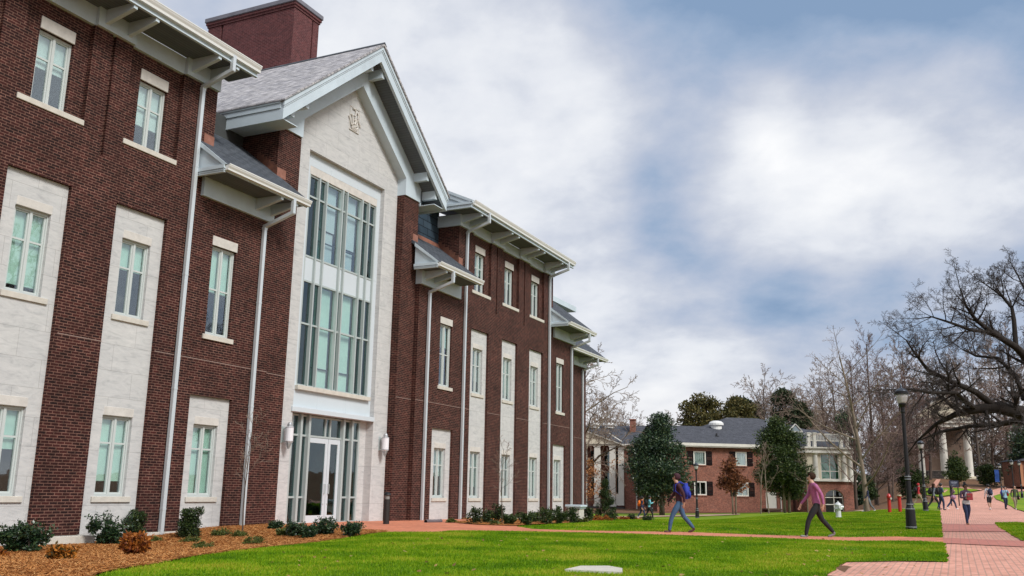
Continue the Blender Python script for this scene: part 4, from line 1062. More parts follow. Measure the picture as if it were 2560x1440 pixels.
def shrub(name, px, py, wpx, hpx, leaf, label, seed, n=2600, size=.07, form='loose', stems=True, group=None, aspect=2.0, cat='shrub', p=None):
    """planted shrub: size read as picture pixels at its own distance"""
    q = p or G(px, py); d = q.x * HX + q.y * HY
    s = FPX / (d * .977); w2, h = wpx / s / 2, hpx / s
    rg = random.Random(seed); root = empty(name, (q.x, q.y, q.z), rg.random() * 6, label, cat, group)
    if form == 'column': fn = lambda r: Vector((w2 * .72 * math.cos(a := r.random() * 6.28) * (k := r.random() ** .5), w2 * .72 * math.sin(a) * k, h * (.10 + .80 * r.random())))
    elif form == 'cone':
        def fn(r):
            t = r.random() ** 1.25; k = r.random() ** .5 * (1 - t) ** .8; a = r.random() * 6.28
            return Vector((w2 * k * math.cos(a), w2 * k * math.sin(a), h * (.06 + .90 * t)))
    elif form == 'spread': fn = lambda r: Vector((w2 * .86 * math.cos(a := r.random() * 6.28) * (k := r.random() ** .5), w2 * .86 * math.sin(a) * k, h * (.15 + .55 * r.random() * (1 - .5 * k))))
    else:
        def fn(r):
            a = r.random() * 6.28; k = r.random() ** .5; t = r.random()
            return Vector((w2 * .8 * k * math.cos(a) * (.55 + .6 * t), w2 * .8 * k * math.sin(a) * (.55 + .6 * t), h * (.12 + .72 * t * (1 - .35 * k))))
    cs = clumps(rg, 26 if form in ('loose', 'spread') else 46, fn, min(w2, h) * (.26 if form == 'column' else .16), min(w2, h) * (.42 if form == 'column' else .30))
    mb = MB(); leaves(mb, cs, n, size, rg, aspect=aspect)
    if form == 'loose':                               # upright shoots that break the outline
        for _ in range(22):
            a = rg.random() * 6.28; k = rg.uniform(.2, .95); b = Vector((w2 * k * math.cos(a), w2 * k * math.sin(a), h * rg.uniform(.5, .72)))
            tip = b + Vector((math.cos(a) * w2 * .22, math.sin(a) * w2 * .22, h * rg.uniform(.14, .30)))
            for i in range(9):
                t = i / 8; c = b.lerp(tip, t); leaves(mb, [(c, size * .5, size * .5, size * .5)], 3, size * .85, rg, aspect=aspect)
    if stems:
        st = MB()
        for c in cs[::2]:
            a = Vector((rg.gauss(0, .04) * w2 * 4, rg.gauss(0, .04) * w2 * 4, -.03)); m = a.lerp(Vector(c[0]), .5) + Vector((0, 0, h * .06))
            st.tube([a, m, Vector(c[0])], [.012, .009, .005], 4, cap=False)
        build('stems', st, M['bark_brown'], root, local=True, uv=False)
    build('leaves', mb, leaf, root, local=True, uv=False)
    return root
BEDG = 'shrubs in the pine straw bed'
shrub('holly_shrub', 58, 1388, 118, 82, M['leaf_holly'], 'wide dark glossy holly in the pine straw, leftmost by the brick pier', 11, 3600, .075)
shrub('holly_shrub', 272, 1368, 100, 88, M['leaf_holly'], 'loose holly with upright shoots in front of the stone panel with the half drawn blind', 12, 3400, .072)
shrub('boxwood_shrub', 332, 1352, 62, 78, M['leaf_yew'], 'tall dense dark shrub right behind the loose holly near the left downspout', 13, 6500, .05, 'column')
shrub('boxwood_shrub', 473, 1350, 66, 80, M['leaf_yew'], 'clipped barrel shaped dark shrub in front of the single stone panel left of the doors', 14, 7500, .048, 'column')
shrub('nandina_shrub', 152, 1413, 66, 46, M['leaf_orange'], 'small low shrub with bright orange tips near the lawn edge at the left', 15, 900, .07, 'loose')
shrub('nandina_shrub', 335, 1397, 82, 62, M['leaf_red'], 'bushy red and orange leaved shrub below the loose holly', 16, 1500, .075, 'loose')
shrub('nandina_shrub', 4, 1400, 30, 30, M['leaf_red'], 'reddish low shrub cut by the left picture edge', 17, 350, .07, 'spread')
for i, (x, y, w_, h_, lb) in enumerate([(386, 1358, 34, 16, 'tiny flat green juniper at the foot of the left downspout'), (474, 1360, 46, 20, 'low green juniper just in front of the barrel shaped shrub'), (506, 1378, 58, 26, 'low spreading juniper nearest the lawn below the barrel shaped shrub'), (553, 1344, 46, 26, 'olive green juniper between barrel shrub and second downspout'), (598, 1346, 40, 18, 'small olive juniper under the second downspout'), (638, 1366, 52, 34, 'spiky green juniper in the straw below the bare twiggy sapling')]):
    shrub('juniper_shrub', x, y + 2, w_ * 1.05, h_ + 9, M['leaf_low'], lb, 30 + i, 1100, .055, 'spread', aspect=3)
for i, (x, y, w_, h_, lb) in enumerate([(686, 1328, 34, 24, 'small dark holly at the foot of the stone left of the doors'), (738, 1348, 48, 44, 'dark green holly before the left side of the doors'), (768, 1352, 44, 38, 'rounded dark holly between two others before the doors'), (812, 1344, 58, 50, 'tallest spreading holly directly in front of the door glass'), (708, 1345, 40, 22, 'low olive holly left of the group before the doors'), (878, 1346, 52, 40, 'separate dark holly at the right tip of the pine straw bed')]):
    shrub('holly_shrub', x, y, w_, h_, M['leaf_holly'] if i != 4 else M['leaf_low'], lb, 40 + i, 1500, .065)
FARG = [(1127, 1309, 28, 12, 'low', 'small low shrub beside the drain hose right of the doors'), (1186, 1313, 42, 44, 'yew', 'dark dome shrub next to the fourth downspout'), (1218, 1311, 34, 34, 'yew', 'dark shrub second along the far bed, left of a taller one'), (1247, 1311, 34, 50, 'yew', 'tallest dark shrub with a bare whip growing from it'), (1273, 1315, 38, 30, 'holly', 'loose green shrub right of the tallest dark one'), (1236, 1315, 28, 14, 'low', 'low ochre green shrub at the foot of the dark group'), (1318, 1315, 46, 34, 'holly', 'spreading green holly before the last wing panel'), (1336, 1309, 28, 30, 'holly', 'upright holly just right of the spreading one'), (1366, 1312, 50, 42, 'holly', 'bushy green holly under the sixth downspout'), (1390, 1306, 30, 40, 'yew', 'dark upright shrub before the last stone panel'), (1402, 1312, 32, 34, 'holly', 'loose holly between two dark shrubs by the hall corner'), (1430, 1310, 32, 40, 'yew', 'dark clipped shrub left of the white pedestal'), (1470, 1306, 28, 34, 'yew', 'round dark shrub just right of the white pedestal'), (1452, 1308, 40, 16, 'low', 'ochre green low shrub at the foot of the white pedestal'), (1506, 1304, 52, 22, 'red', 'orange brown low shrub at the foot of the cone shaped evergreen'), (1580, 1301, 26, 14, 'yew', 'small dark ball shrub in the lawn strip behind the hall corner'), (1618, 1303, 30, 12, 'yew', 'small dark ball shrub at the end of the straw strip'), (1560, 1301, 30, 12, 'red', 'small brown low shrub left of the two ball shrubs')]
for i, (x, y, w_, h_, k, lb) in enumerate(FARG):
    shrub({'low': 'juniper_shrub', 'yew': 'boxwood_shrub', 'holly': 'holly_shrub', 'red': 'nandina_shrub'}[k], x, y, w_, h_, M[{'low': 'leaf_low', 'yew': 'leaf_yew', 'holly': 'leaf_cherry', 'red': 'leaf_red'}[k]], lb, 60 + i, 900, .075, {'low': 'spread', 'yew': 'column', 'holly': 'loose', 'red': 'spread'}[k], stems=False)
shrub('cone_evergreen', 1513, 1301, 66, 98, M['leaf_yew'], 'dense dark green cone shaped evergreen at the far corner of the hall', 90, 9000, .07, 'cone', cat='tree')

# straw needles loose on the beds
def straw(objs, dens, seed, label):
    rg = np.random.default_rng(seed); T = []
    for o in objs: T += tris_of(o)
    T = np.array(T); ar = np.abs((T[:, 1, 0] - T[:, 0, 0]) * (T[:, 2, 1] - T[:, 0, 1]) - (T[:, 2, 0] - T[:, 0, 0]) * (T[:, 1, 1] - T[:, 0, 1])) / 2
    n = int(ar.sum() * dens); k = rg.choice(len(T), n, p=ar / ar.sum()); a, b = rg.random(n), rg.random(n); s = a + b > 1; a[s] = 1 - a[s]; b[s] = 1 - b[s]
    P = T[k, 0] + a[:, None] * (T[k, 1] - T[k, 0]) + b[:, None] * (T[k, 2] - T[k, 0])
    dd = P[:, 0] * HX + P[:, 1] * HY; uu = P[:, 0] * RX + P[:, 1] * RY; P = P[(dd > 8) & (np.abs(uu) < dd * .62 + 1)]; n = len(P)
    clump = np.sin(P[:, 0] * 2.1) * np.cos(P[:, 1] * 2.7) * .02
    Z = np.array([ground(x, y) for x, y in P]) + .055 + clump * .5 + rg.random(n) * .025
    th = rg.random(n) * 2 * PI; ln = .022 + .045 * rg.random(n); wd = .0016 + .0022 * rg.random(n); dz = rg.normal(0, .25, n) * ln
    c, s_ = np.cos(th), np.sin(th); V = np.empty((n, 4, 3))
    A = np.stack([c * ln, s_ * ln, dz], 1); B = np.stack([-s_ * wd, c * wd, wd * .6], 1); C = np.stack([P[:, 0], P[:, 1], Z], 1)
    V[:, 0] = C - A - B; V[:, 1] = C + A - B; V[:, 2] = C + A + B; V[:, 3] = C - A + B
    me = bpy.data.meshes.new('pine_straw'); me.vertices.add(n * 4); me.vertices.foreach_set('co', V.astype(np.float32).ravel())
    me.loops.add(n * 4); me.loops.foreach_set('vertex_index', np.arange(n * 4, dtype=np.int32)); me.polygons.add(n)
    me.polygons.foreach_set('loop_start', np.arange(0, n * 4, 4, dtype=np.int32)); me.update(calc_edges=True); me.materials.append(M['needle_straw'])
    o = bpy.data.objects.new('pine_straw', me); COL.objects.link(o); tag(o, label, 'pine straw', kind='stuff')
straw([bpy.data.objects['mulch_bed']], 2300, 5, 'loose orange brown pine straw needles over the near bed')
straw([bpy.data.objects['mulch_strip']], 260, 6, 'loose pine straw needles over the far bed')

# ---- bare saplings against the hall
SAP = dict(levels=3, n=[9, 5, 4], start=[.35, .2, .15], ang=[38, 40, 40], ratio=[.42, .5, .5], wob=[.05, .12, .15], trop=[.06, .08, .05], rmin=.004, rr=.5)
q = G(606, 1334); bare_tree('bare_sapling', q, 'thin bare twiggy sapling against the brick by the second downspout', SAP, 3, (M['bark_brown'], M['twig_tan']), 2.9, .022)
q = G(1255, 1312); bare_tree('bare_sapling', q, 'thin bare whip sapling in front of a stone panel on the far wing', SAP, 4, (M['bark_brown'], M['twig_tan']), 2.6, .02)

# ---- evergreens in front of the brick house
def crown_tree(name, px, py, d, rows, leaf, bark, label, seed, n, size, trunk, clump=(.5, 1.0), nclump=120, group=None, yscale=.8, cat='tree', stems=1):
    """leafy tree; rows = (picture y, left x, right x) of the outline at its own distance"""
    base = vdist(px, d); s = FPX / (d * .977); rg = random.Random(seed)
    base = at(px, py, d); base.z = min(base.z, ground(base.x, base.y) + .3) if abs(base.z - ground(base.x, base.y)) > 1.5 else base.z
    root = empty(name, base, math.atan2(RY, RX), label, cat, group)
    prof = [((base.z * 0 + (py - y) / s), (a - px) / s, (b - px) / s) for y, a, b in rows]; prof.sort()
    z0, z1 = prof[0][0], prof[-1][0]
    def lim(z):
        for (za, la, ra), (zb, lb_, rb) in zip(prof, prof[1:]):
            if z <= zb:
                t = (z - za) / max(1e-6, zb - za); return la + (lb_ - la) * t, ra + (rb - ra) * t
        return prof[-1][1:]
    cs = []
    k = 0
    while len(cs) < nclump and k < nclump * 20:
        k += 1
        z = rg.uniform(z0, z1); l, r = lim(z); wdt = (r - l) / 2
        if rg.random() > wdt / max((b - a) / 2 for _, a, b in prof) + .12: continue
        a = rg.random() * 6.28; kk = rg.random() ** .4; rad = rg.uniform(*clump) * min(1, wdt / 1.2 + .25)
        inner = max(0.05, wdt - rad * rg.uniform(.05, 1.0))
        cs.append((Vector(((l + r) / 2 + inner * kk * math.cos(a), inner * yscale * kk * math.sin(a), z - rad * .3)), rad * rg.uniform(.8, 1.3), rad * rg.uniform(.8, 1.2), rad * rg.uniform(.5, .85)))
    mb = MB(); leaves(mb, cs, n, size, rg)
    build('crown', mb, leaf, root, local=True, uv=False)
    tr = MB(); top = z0 + (z1 - z0) * .8
    for q in range(stems):
        ox = (q - (stems - 1) / 2) * trunk * 3.2
        tr.tube([(ox, 0, -.3), (ox * 1.2 + .02, .0, top * .25), (ox * 1.7, .05, top * .6), (ox * 1.2, 0, top)], [trunk * 1.15, trunk * .9, trunk * .6, trunk * .15], 8)
    for c in cs[::max(1, len(cs) // 40)]:
        z = min(top * .9, max(z0 * .7, c[0].z - c[0].xy.length * .6)); a = Vector((0, 0, z)); tr.tube([a, a.lerp(c[0], .5) + Vector((0, 0, -.1)), c[0]], [trunk * .32, trunk * .2, trunk * .08], 5, cap=False)
    build('trunk', tr, bark, root, local=True, smooth=True, uv=False)
    return root
crown_tree('evergreen_tree', 1655, 1280, 84, [(1030, 1648, 1660), (1054, 1628, 1680), (1066, 1640, 1672), (1092, 1592, 1700), (1120, 1574, 1712), (1160, 1566, 1722), (1195, 1570, 1728), (1218, 1592, 1706), (1232, 1612, 1684)], M['leaf_mag'], M['bark_mid'], 'big dark evergreen with a pointed top at the left end of the brick house', 101, 30000, .22, .22, (.3, 1.25), 170)
crown_tree('evergreen_tree', 1968, 1280, 90, [(1044, 1934, 1952), (1066, 1916, 1990), (1080, 1922, 2004), (1104, 1898, 2010), (1140, 1902, 2006), (1165, 1888, 2022), (1190, 1890, 2040), (1210, 1906, 2034), (1226, 1940, 2010)], M['leaf_cherry'], M['bark_pale'], 'broad bushy evergreen with pale forked trunk beside the white door', 102, 30000, .21, .13, (.3, 1.15), 170, stems=2)
crown_tree('oak_sapling', 1836, 1281, 86, [(1130, 1826, 1836), (1150, 1818, 1850), (1170, 1808, 1852), (1190, 1800, 1872), (1212, 1798, 1876), (1226, 1808, 1862)], M['leaf_brown'], M['bark_pale'], 'young oak holding brown dry leaves in front of the brick house', 103, 2600, .26, .08, (.3, .6), 46, stems=2)
for i, (px, h_, lb) in enumerate([(1902, 150, 'thin pale sapling trunk left of the white house door'), (1922, 160, 'slim bare sapling directly in front of the white house door'), (2020, 150, 'thin leafless sapling right of the bushy evergreen')]):
    p = at(px, 1281, 88); bare_tree('bare_sapling', (p.x, p.y, ground(p.x, p.y)), lb, dict(SAP, n=[7, 4, 3], rmin=.012), 20 + i, (M['bark_pale'], M['twig_tan']), h_ / 26, .07)

# ---- bare trees
DROOP = dict(levels=4, n=[13, 7, 6, 4], start=[.2, .15, .1, .1], ang=[62, 45, 40, 38], ratio=[.55, .5, .48, .5], wob=[.05, .12, .16, .18], trop=[.04, -.05, -.03, .0], rmin=.013, rr=.5, shape=lambda t: 1.05 - .5 * t)
p = vdist(1446, 66); bare_tree('bare_tree', p, 'pale bare tree with drooping branches behind the far corner of the hall', DROOP, 52, (M['bark_pale'], M['twig_tan']), 11.8, .24)
p = vdist(1462, 60.5); t = bare_tree('beech_tree', p, 'small bare beech holding orange dry leaves at the far corner of the hall', dict(DROOP, n=[12, 5, 4, 3], levels=3, trop=[.02, .0, 0, 0]), 53, (M['bark_mid'], M['twig_tan']), 4.6, .07)
rg = random.Random(5); mb = MB()
leaves(mb, clumps(rg, 60, lambda r: Vector((r.gauss(0, 1.15), r.gauss(0, .9), r.uniform(.9, 3.6))), .12, .35), 1500, .13, rg); build('leaves', mb, M['leaf_beech'], t, local=True, uv=False)
UPR = dict(levels=4, n=[26, 7, 5, 4], start=[.12, .12, .1, .1], ang=[34, 32, 34, 36], ratio=[.40, .46, .5, .5], wob=[.02, .06, .10, .14], trop=[.03, .07, .05, .03], rmin=.011, rr=.45, shape=lambda t: 1.1 - .8 * t)
for i, (px, d, ytop, sd, lb) in enumerate([(2190, 92, 812, 61, 'tallest slender bare tree with fine upright twigs left of the near lamp'), (2140, 98, 872, 62, 'slender bare tree with upright twigs left of the tallest one'), (2226, 100, 905, 63, 'reddish upright bare tree just behind the near lamp head')]):
    p = vdist(px, d); h = (1245 - ytop) / FPX * d * .977 + (EYE - p.z)
    bare_tree('bare_tree', p, lb, UPR, sd, (M['bark_brown'], M['twig_red']), h * .90, .17, split=0)
SYC = dict(levels=3, n=[15, 7, 5, 3], start=[.14, .2, .15, .1], ang=[58, 42, 40, 38], ratio=[.60, .46, .48, .5], wob=[.03, .07, .12, .16], trop=[.03, .05, .03, 0], rmin=.009, rr=.5, shape=lambda t: 1.1 - .65 * t)
p = vdist(2166, 66); bare_tree('bare_tree', p, 'pale barked bare tree with wide straight limbs in front of the white columned bay', SYC, 71, (M['bark_pale'], M['twig_tan']), 11.0, .19)
# the great old tree reaching in from the right edge
dT = 37.0
def LP(*pts): return [at(x, y, dT + o) for x, y, o in pts]
basep = vdist(2700, dT + 1)
limbs = [
 (LP((2706, 1330, 1), (2694, 1200, .6), (2660, 1110, .3), (2610, 1060, 0), (2555, 1032, -.3), (2490, 1018, -.6), (2440, 1022, -.8), (2390, 1035, -.6), (2340, 1060, -.2), (2290, 1105, .4)), [.60, .48, .42, .38, .34, .28, .21, .14, .09, .04], 15),
 (LP((2660, 1110, .3), (2600, 1055, 1.0), (2540, 1052, 1.4), (2490, 1062, 1.8), (2420, 1066, 2.2), (2350, 1080, 2.4), (2300, 1100, 2.6)), [.28, .22, .16, .12, .09, .06, .03], 9),
 (LP((2490, 1018, -.6), (2440, 980, -1), (2385, 957, -1.3), (2320, 925, -1.6), (2285, 880, -1.8), (2265, 850, -1.9)), [.16, .14, .11, .085, .055, .025], 14),
 (LP((2440, 1022, -.8), (2390, 982, -2), (2330, 982, -2.6), (2268, 972, -3), (2220, 975, -3.2)), [.10, .085, .07, .05, .025], 10),
 (LP((2690, 1170, .5), (2640, 1000, -.2), (2590, 920, -.8), (2540, 868, -1.4), (2480, 832, -2.0), (2440, 800, -2.3), (2415, 765, -2.5), (2400, 720, -2.6)), [.34, .26, .20, .16, .12, .085, .055, .025], 16),
 (LP((2480, 832, -2.0), (2430, 826, -2.4), (2380, 808, -2.8), (2330, 792, -3.0), (2300, 796, -3.1)), [.09, .075, .055, .035, .018], 10),
 (LP((2540, 868, -1.4), (2535, 800, -1), (2530, 770, -.8), (2505, 740, -.6), (2470, 715, -.4)), [.12, .10, .08, .06, .025], 11),
 (LP((2560, 1000, 0), (2540, 940, .4), (2495, 895, .8), (2440, 890, 1.0), (2400, 870, 1.2)), [.12, .10, .08, .055, .025], 10),
 (LP((2590, 920, -.8), (2600, 820, .2), (2570, 740, .8), (2545, 690, 1.0)), [.15, .12, .08, .03], 11),
 (LP((2530, 1040, -.4), (2545, 990, -1), (2575, 960, -1.5)), [.12, .08, .04], 6)]
loc = Vector(basep); limbs = [([p - loc for p in a], [x * .86 for x in b], c) for a, b, c in limbs]
M['twig_dark'] = plain('dark_twigs', (.045, .036, .034), .8)
OLD = dict(levels=4, n=[0, 8, 7, 5], start=[.2, .15, .12, .1], ang=[50, 46, 44, 42], ratio=[.5, .52, .52, .55], wob=[.05, .13, .17, .2], trop=[.02, .03, .02, .01], rmin=.004, rr=.46, limb=1.56)
bare_tree('old_bare_tree', loc, 'great dark bare tree reaching in with heavy spreading limbs from the right edge', OLD, 81, (M['bark_dark'], M['twig_dark']), 10, .6, limbs=limbs, split=1)

# ---- background trees
crown_tree('magnolia_tree', 1765, 1250, 150, [(982, 1752, 1778), (996, 1728, 1806), (1018, 1708, 1812), (1045, 1704, 1820), (1080, 1712, 1820)], M['leaf_olive'], M['bark_mid'], 'olive green leafy tree rising behind the house roof, leftmost', 111, 9000, .42, .4, (.5, 1.7), 80)
crown_tree('olive_tree', 1848, 1250, 150, [(998, 1836, 1872), (1014, 1812, 1890), (1040, 1796, 1906), (1080, 1790, 1912)], M['leaf_olive'], M['bark_mid'], 'rounded olive tree behind the roof vent', 112, 9000, .42, .4, (.5, 1.6), 80)
crown_tree('pine_tree', 1885, 1250, 165, [(994, 1850, 1880), (1004, 1842, 1902), (1018, 1856, 1914), (1040, 1880, 1916)], M['leaf_pine'], M['bark_brown'], 'dark flat topped pine behind the house roof', 113, 6000, .45, .3, (.7, 1.4), 36)
crown_tree('pine_tree', 1966, 1250, 165, [(977, 1954, 1980), (988, 1940, 1998), (1008, 1936, 2004), (1030, 1944, 2000), (1052, 1950, 1996)], M['leaf_pine'], M['bark_brown'], 'dark round headed pine standing above the bare trees', 114, 5000, .45, .3, (.6, 1.3), 34)
crown_tree('cedar_tree', 2012, 1250, 140, [(1004, 2006, 2014), (1020, 1996, 2028), (1045, 1988, 2036), (1062, 1986, 2040)], M['leaf_pine'], M['bark_brown'], 'small dark pointed cedar behind the house chimney', 115, 5000, .4, .25, (.5, 1.1), 40)
crown_tree('cedar_tree', 2134, 1270, 114, [(1010, 2128, 2136), (1040, 2112, 2150), (1080, 2104, 2158), (1130, 2104, 2166), (1180, 2112, 2176), (1230, 2120, 2186), (1262, 2128, 2180)], M['leaf_mag'], M['bark_brown'], 'tall dark evergreen right of the white columned bay', 116, 15000, .28, .2, (.5, 1.1), 110)
crown_tree('yew_tree', 2296, 1258, 90, [(1172, 2262, 2300), (1188, 2252, 2318), (1212, 2250, 2322), (1236, 2256, 2316), (1250, 2270, 2306)], M['leaf_yew'], M['bark_brown'], 'large round dark evergreen shrub behind the second lamp post', 117, 9000, .2, .15, (.5, 1.0), 60)
crown_tree('holly_tree', 2392, 1212, 118, [(1128, 2388, 2396), (1146, 2378, 2406), (1166, 2368, 2414), (1182, 2364, 2418), (1192, 2374, 2410)], M['leaf_cherry'], M['bark_brown'], 'small conical evergreen on thin stems behind the dark blue sign', 118, 7000, .24, .08, (.4, .9), 50, stems=3)
crown_tree('laurel_shrub', 2470, 1214, 125, [(1166, 2456, 2484), (1178, 2446, 2496), (1194, 2444, 2498), (1202, 2450, 2492)], M['leaf_cherry'], M['bark_brown'], 'dark wide evergreen mass right of the portico columns', 119, 4200, .26, .2, (.4, 1.0), 34)
crown_tree('evergreen_tree', 2560, 1215, 120, [(1040, 2560, 2600), (1070, 2536, 2620), (1110, 2522, 2630), (1150, 2528, 2630), (1175, 2536, 2620)], M['leaf_mag'], M['bark_brown'], 'dark evergreen at the right picture edge behind the lamps', 120, 9000, .36, .3, (.7, 1.5), 70)
crown_tree('cedar_shrub', 2168, 1258, 80, [(1206, 2162, 2184), (1216, 2156, 2192), (1232, 2158, 2192), (1240, 2166, 2188)], M['leaf_yew'], M['bark_brown'], 'dark low evergreen bush behind the man walking by the pale tree', 121, 3500, .16, .08, (.3, .6), 30, cat='shrub')
BK = dict(levels=4, n=[14, 7, 5, 4], start=[.22, .15, .1, .1], ang=[48, 42, 40, 40], ratio=[.52, .5, .5, .5], wob=[.05, .10, .14, .16], trop=[.04, .05, .03, .02], rmin=.026, rr=.5, shape=lambda t: 1.1 - .6 * t)
BG = 'leafless trees far behind the houses'
protos = [bare_tree('bare_tree', vdist(1928, 160), 'leafless grey brown tree behind the roof between the two dark pines', BK, 131, (M['bark_mid'], M['twig_tan']), 19.5, .3, group=BG),
          bare_tree('bare_tree', vdist(2068, 150), 'leafless tree behind the balustrade of the white bay', dict(BK, ang=[40, 38, 38, 38]), 132, (M['bark_brown'], M['twig_tan']), 17.5, .3, group=BG),
          bare_tree('bare_tree', vdist(2260, 118), 'brown leafless tree right behind the near lamp post', dict(BK, n=[16, 8, 5, 4]), 133, (M['bark_brown'], M['twig_red']), 13.5, .26, group=BG)]
k = 0
for px, d, sc, pr, lb in [(1690, 170, .80, 1, 'faint leafless tree at the ridge left of the olive green tree'), (1905, 170, .92, 1, 'leafless tree directly behind the dark flat topped pine'), (1950, 175, .98, 0, 'tallest leafless tree between the two pines'), (2000, 165, .88, 0, 'leafless tree behind the small pointed cedar'), (2040, 160, .94, 1, 'leafless tree above the small white pediment'), (2100, 140, .95, 0, 'leafless tree behind the right end of the balustrade'), (1500, 130, .70, 1, 'faint leafless tree seen low behind the hall corner'), (1560, 135, .62, 0, 'leafless tree over the left roof near the chimney'), (1530, 150, .8, 1, 'thin leafless tree over the left roof ridge'),
                          (2300, 128, .85, 2, 'brown leafless tree between the two nearest lamps'), (2330, 138, .80, 0, 'leafless tree in front of the portico door'), (2455, 137, .86, 0, 'leafless tree just right of the portico columns'), (2490, 142, .95, 2, 'brown leafless tree behind the blue banner'), (2525, 150, 1.1, 1, 'leafless tree left of the dark evergreen at the right edge'), (2560, 165, 1.25, 0, 'tall leafless tree at the right picture edge'), (2280, 145, 1.05, 1, 'far leafless tree behind the second lamp head'), (2350, 190, 1.2, 2, 'far leafless tree behind the portico roof'), (2430, 190, 1.2, 1, 'far leafless tree above the portico columns'), (2195, 84, .42, 2, 'low twiggy bare tree left of the red standpipes'), (2232, 88, .46, 2, 'low twiggy bare tree behind the red standpipes')]:
    p = vdist(px, d); dup(protos[pr], p, (k * 2.1) % 6.28, lb, sc); k += 1

# trees before the hall, out of the picture but mirrored in its window glass
dup(protos[0], gz((27, -15)), 1.0, 'tall leafless tree facing the hall, mirrored in its window panes', .95); dup(protos[1], gz((41, -21)), 2.0, 'second leafless tree facing the hall, mirrored in the entrance glass', 1.0)
# far woods closing the view: twiggy crowns and trunks that read as one mass
M['woods'] = leafmat('far_twig_mass', [(.075, .055, .045), (.125, .095, .075), (.18, .135, .11), (.13, .115, .07)], .9, .2)
def woods(label, spans, d, n, size, seed):
    rg = random.Random(seed); mb = MB(); cs = []
    for px0, px1, top, low in spans:
        x = px0
        while x < px1:
            t = top + rg.uniform(-14, 18); y = low
            while y > t:
                p = at(x + rg.uniform(-6, 6), y, d + rg.uniform(-14, 14)); k = 1 - .45 * (low - y) / (low - t + 1); s_ = rg.uniform(1.1, 2.2) * k
                cs.append((p, s_, s_, s_ * .8)); y -= rg.uniform(8, 14)
            q = vdist(x, d); mb.tube([q - Vector((0, 0, 1)), at(x + rg.uniform(-3, 3), t + 12, d)], [.25, .06], 5, cap=False); x += rg.uniform(12, 22)
    leaves(mb, cs, n, size, rg, aspect=5.0); tag(build('far_woods', mb, M['woods'], uv=False), label, 'woods', kind='stuff')
woods('brown leafless woods closing the view on the right', [(2180, 2330, 1075, 1225), (2330, 2450, 1060, 1200), (2450, 2640, 1050, 1200)], 215, 52000, .85, 7)
woods('brown leafless woods behind the roof of the brick house', [(1800, 1900, 1026, 1110), (1890, 2130, 1004, 1110), (1470, 1600, 1068, 1110)], 200, 24000, .7, 8)
# ------------------------------------------------------------------ the brick house across the lawn
def frame(px, py, d, turn):
    """origin and turned axes for a building facing the lawn; local x runs right, y away"""
    o = at(px, py, d); return o, math.atan2(RY, RX) + turn
HS = FPX / (100 * .977)          # picture pixels per metre at the house
o, rz = frame(1800, 1280, 100, math.radians(9))
house = empty('brick_house', o, rz, 'two storey red brick house with grey hipped roof, black shutters and a white columned bay', 'house')
def hx(px): return (px - 1800) / HS * 1.012
def hz(py): return (1280 - py) / HS
def hb(name, mb, m, par=None, **k): return build(name, mb, m, par or house, local=True, **k)
wins = [(1735, 1767, 1132, 1166), (1845, 1874, 1131, 1166), (1735, 1767, 1206, 1240), (1845, 1876, 1207, 1241)]
mb = MB()
wallf(mb, hx(1640), hx(2004), -.6, hz(1122), 0, [(hx(a), hx(b), hz(d_), hz(c), .12) for a, b, c, d_ in wins] + [(hx(1921), hx(1950), hz(1269), hz(1228), .15), (hx(1992), hx(2001), -.6, hz(1225), .8)])
hb('wall', mb, M['house_brick'])
for a, b, c, d_ in wins:
    x0, x1, z0, z1 = hx(a), hx(b), hz(d_), hz(c); m = MB(); t = .12
    m.box(x0, x0 + t, -.03, .1, z0, z1); m.box(x1 - t, x1, -.03, .1, z0, z1); m.box(x0 + t, x1 - t, -.03, .1, z1 - t, z1); m.box(x0 + t, x1 - t, -.03, .1, z0, z0 + t)
    if c > 1200: m.box((x0 + x1) / 2 - .035, (x0 + x1) / 2 + .035, .02, .08, z0 + t, z1 - t)
    o_ = hb('window', m, M['house_white'])
    g_ = MB(); g_.box(x0 + t, x1 - t, .05, .06, z0 + t, z1 - t); hb('pane', g_, M['glass'], o_)
    b_ = MB()
    if c < 1200 or a > 1800:
        n = 9
        for i in range(n): xa = x0 + t + (x1 - x0 - 2 * t) * i / n; b_.box(xa, xa + .09, .14 + .02 * (i % 2), .17 + .02 * (i % 2), z0, z1)
        hb('curtain', b_, plain('grey_curtain', (.34, .38, .36), .8), o_)
    else: b_.box(x0, x1, .5, .52, z0, z1); hb('dark_room', b_, M['interior'], o_)
    s_ = MB(); s_.box(x0 - .05, x1 + .05, -.09, .05, z0 - .11, z0 - .003); hb('sill', s_, M['house_brick'], o_)
    for sa, sb in ((x0 - .68, x0 - .03), (x1 + .03, x1 + .68)):
        h_ = MB(); h_.box(sa, sa + .06, -.06, -.003, z0, z1); h_.box(sb - .06, sb, -.06, -.003, z0, z1)
        for zz_ in (z0, (z0 + z1) / 2 - .03, z1 - .06): h_.box(sa + .06, sb - .06, -.06, -.003, zz_, zz_ + .06)
        k = z0 + .09
        while k < z1 - .1:
            if abs(k - (z0 + z1) / 2) > .08: h_.box(sa + .06, sb - .06, -.045, -.01, k, k + .045)
            k += .08
        hb('shutter', h_, M['shutter'])
m = MB(); m.box(hx(1921), hx(1950), .08, .13, hz(1269), hz(1228))
dr = hb('door', m, M['house_white'])
m = MB(); m.ball((hx(1925), .05, hz(1250)), .05, sub=1); hb('handle', m, M['mullion'], dr)
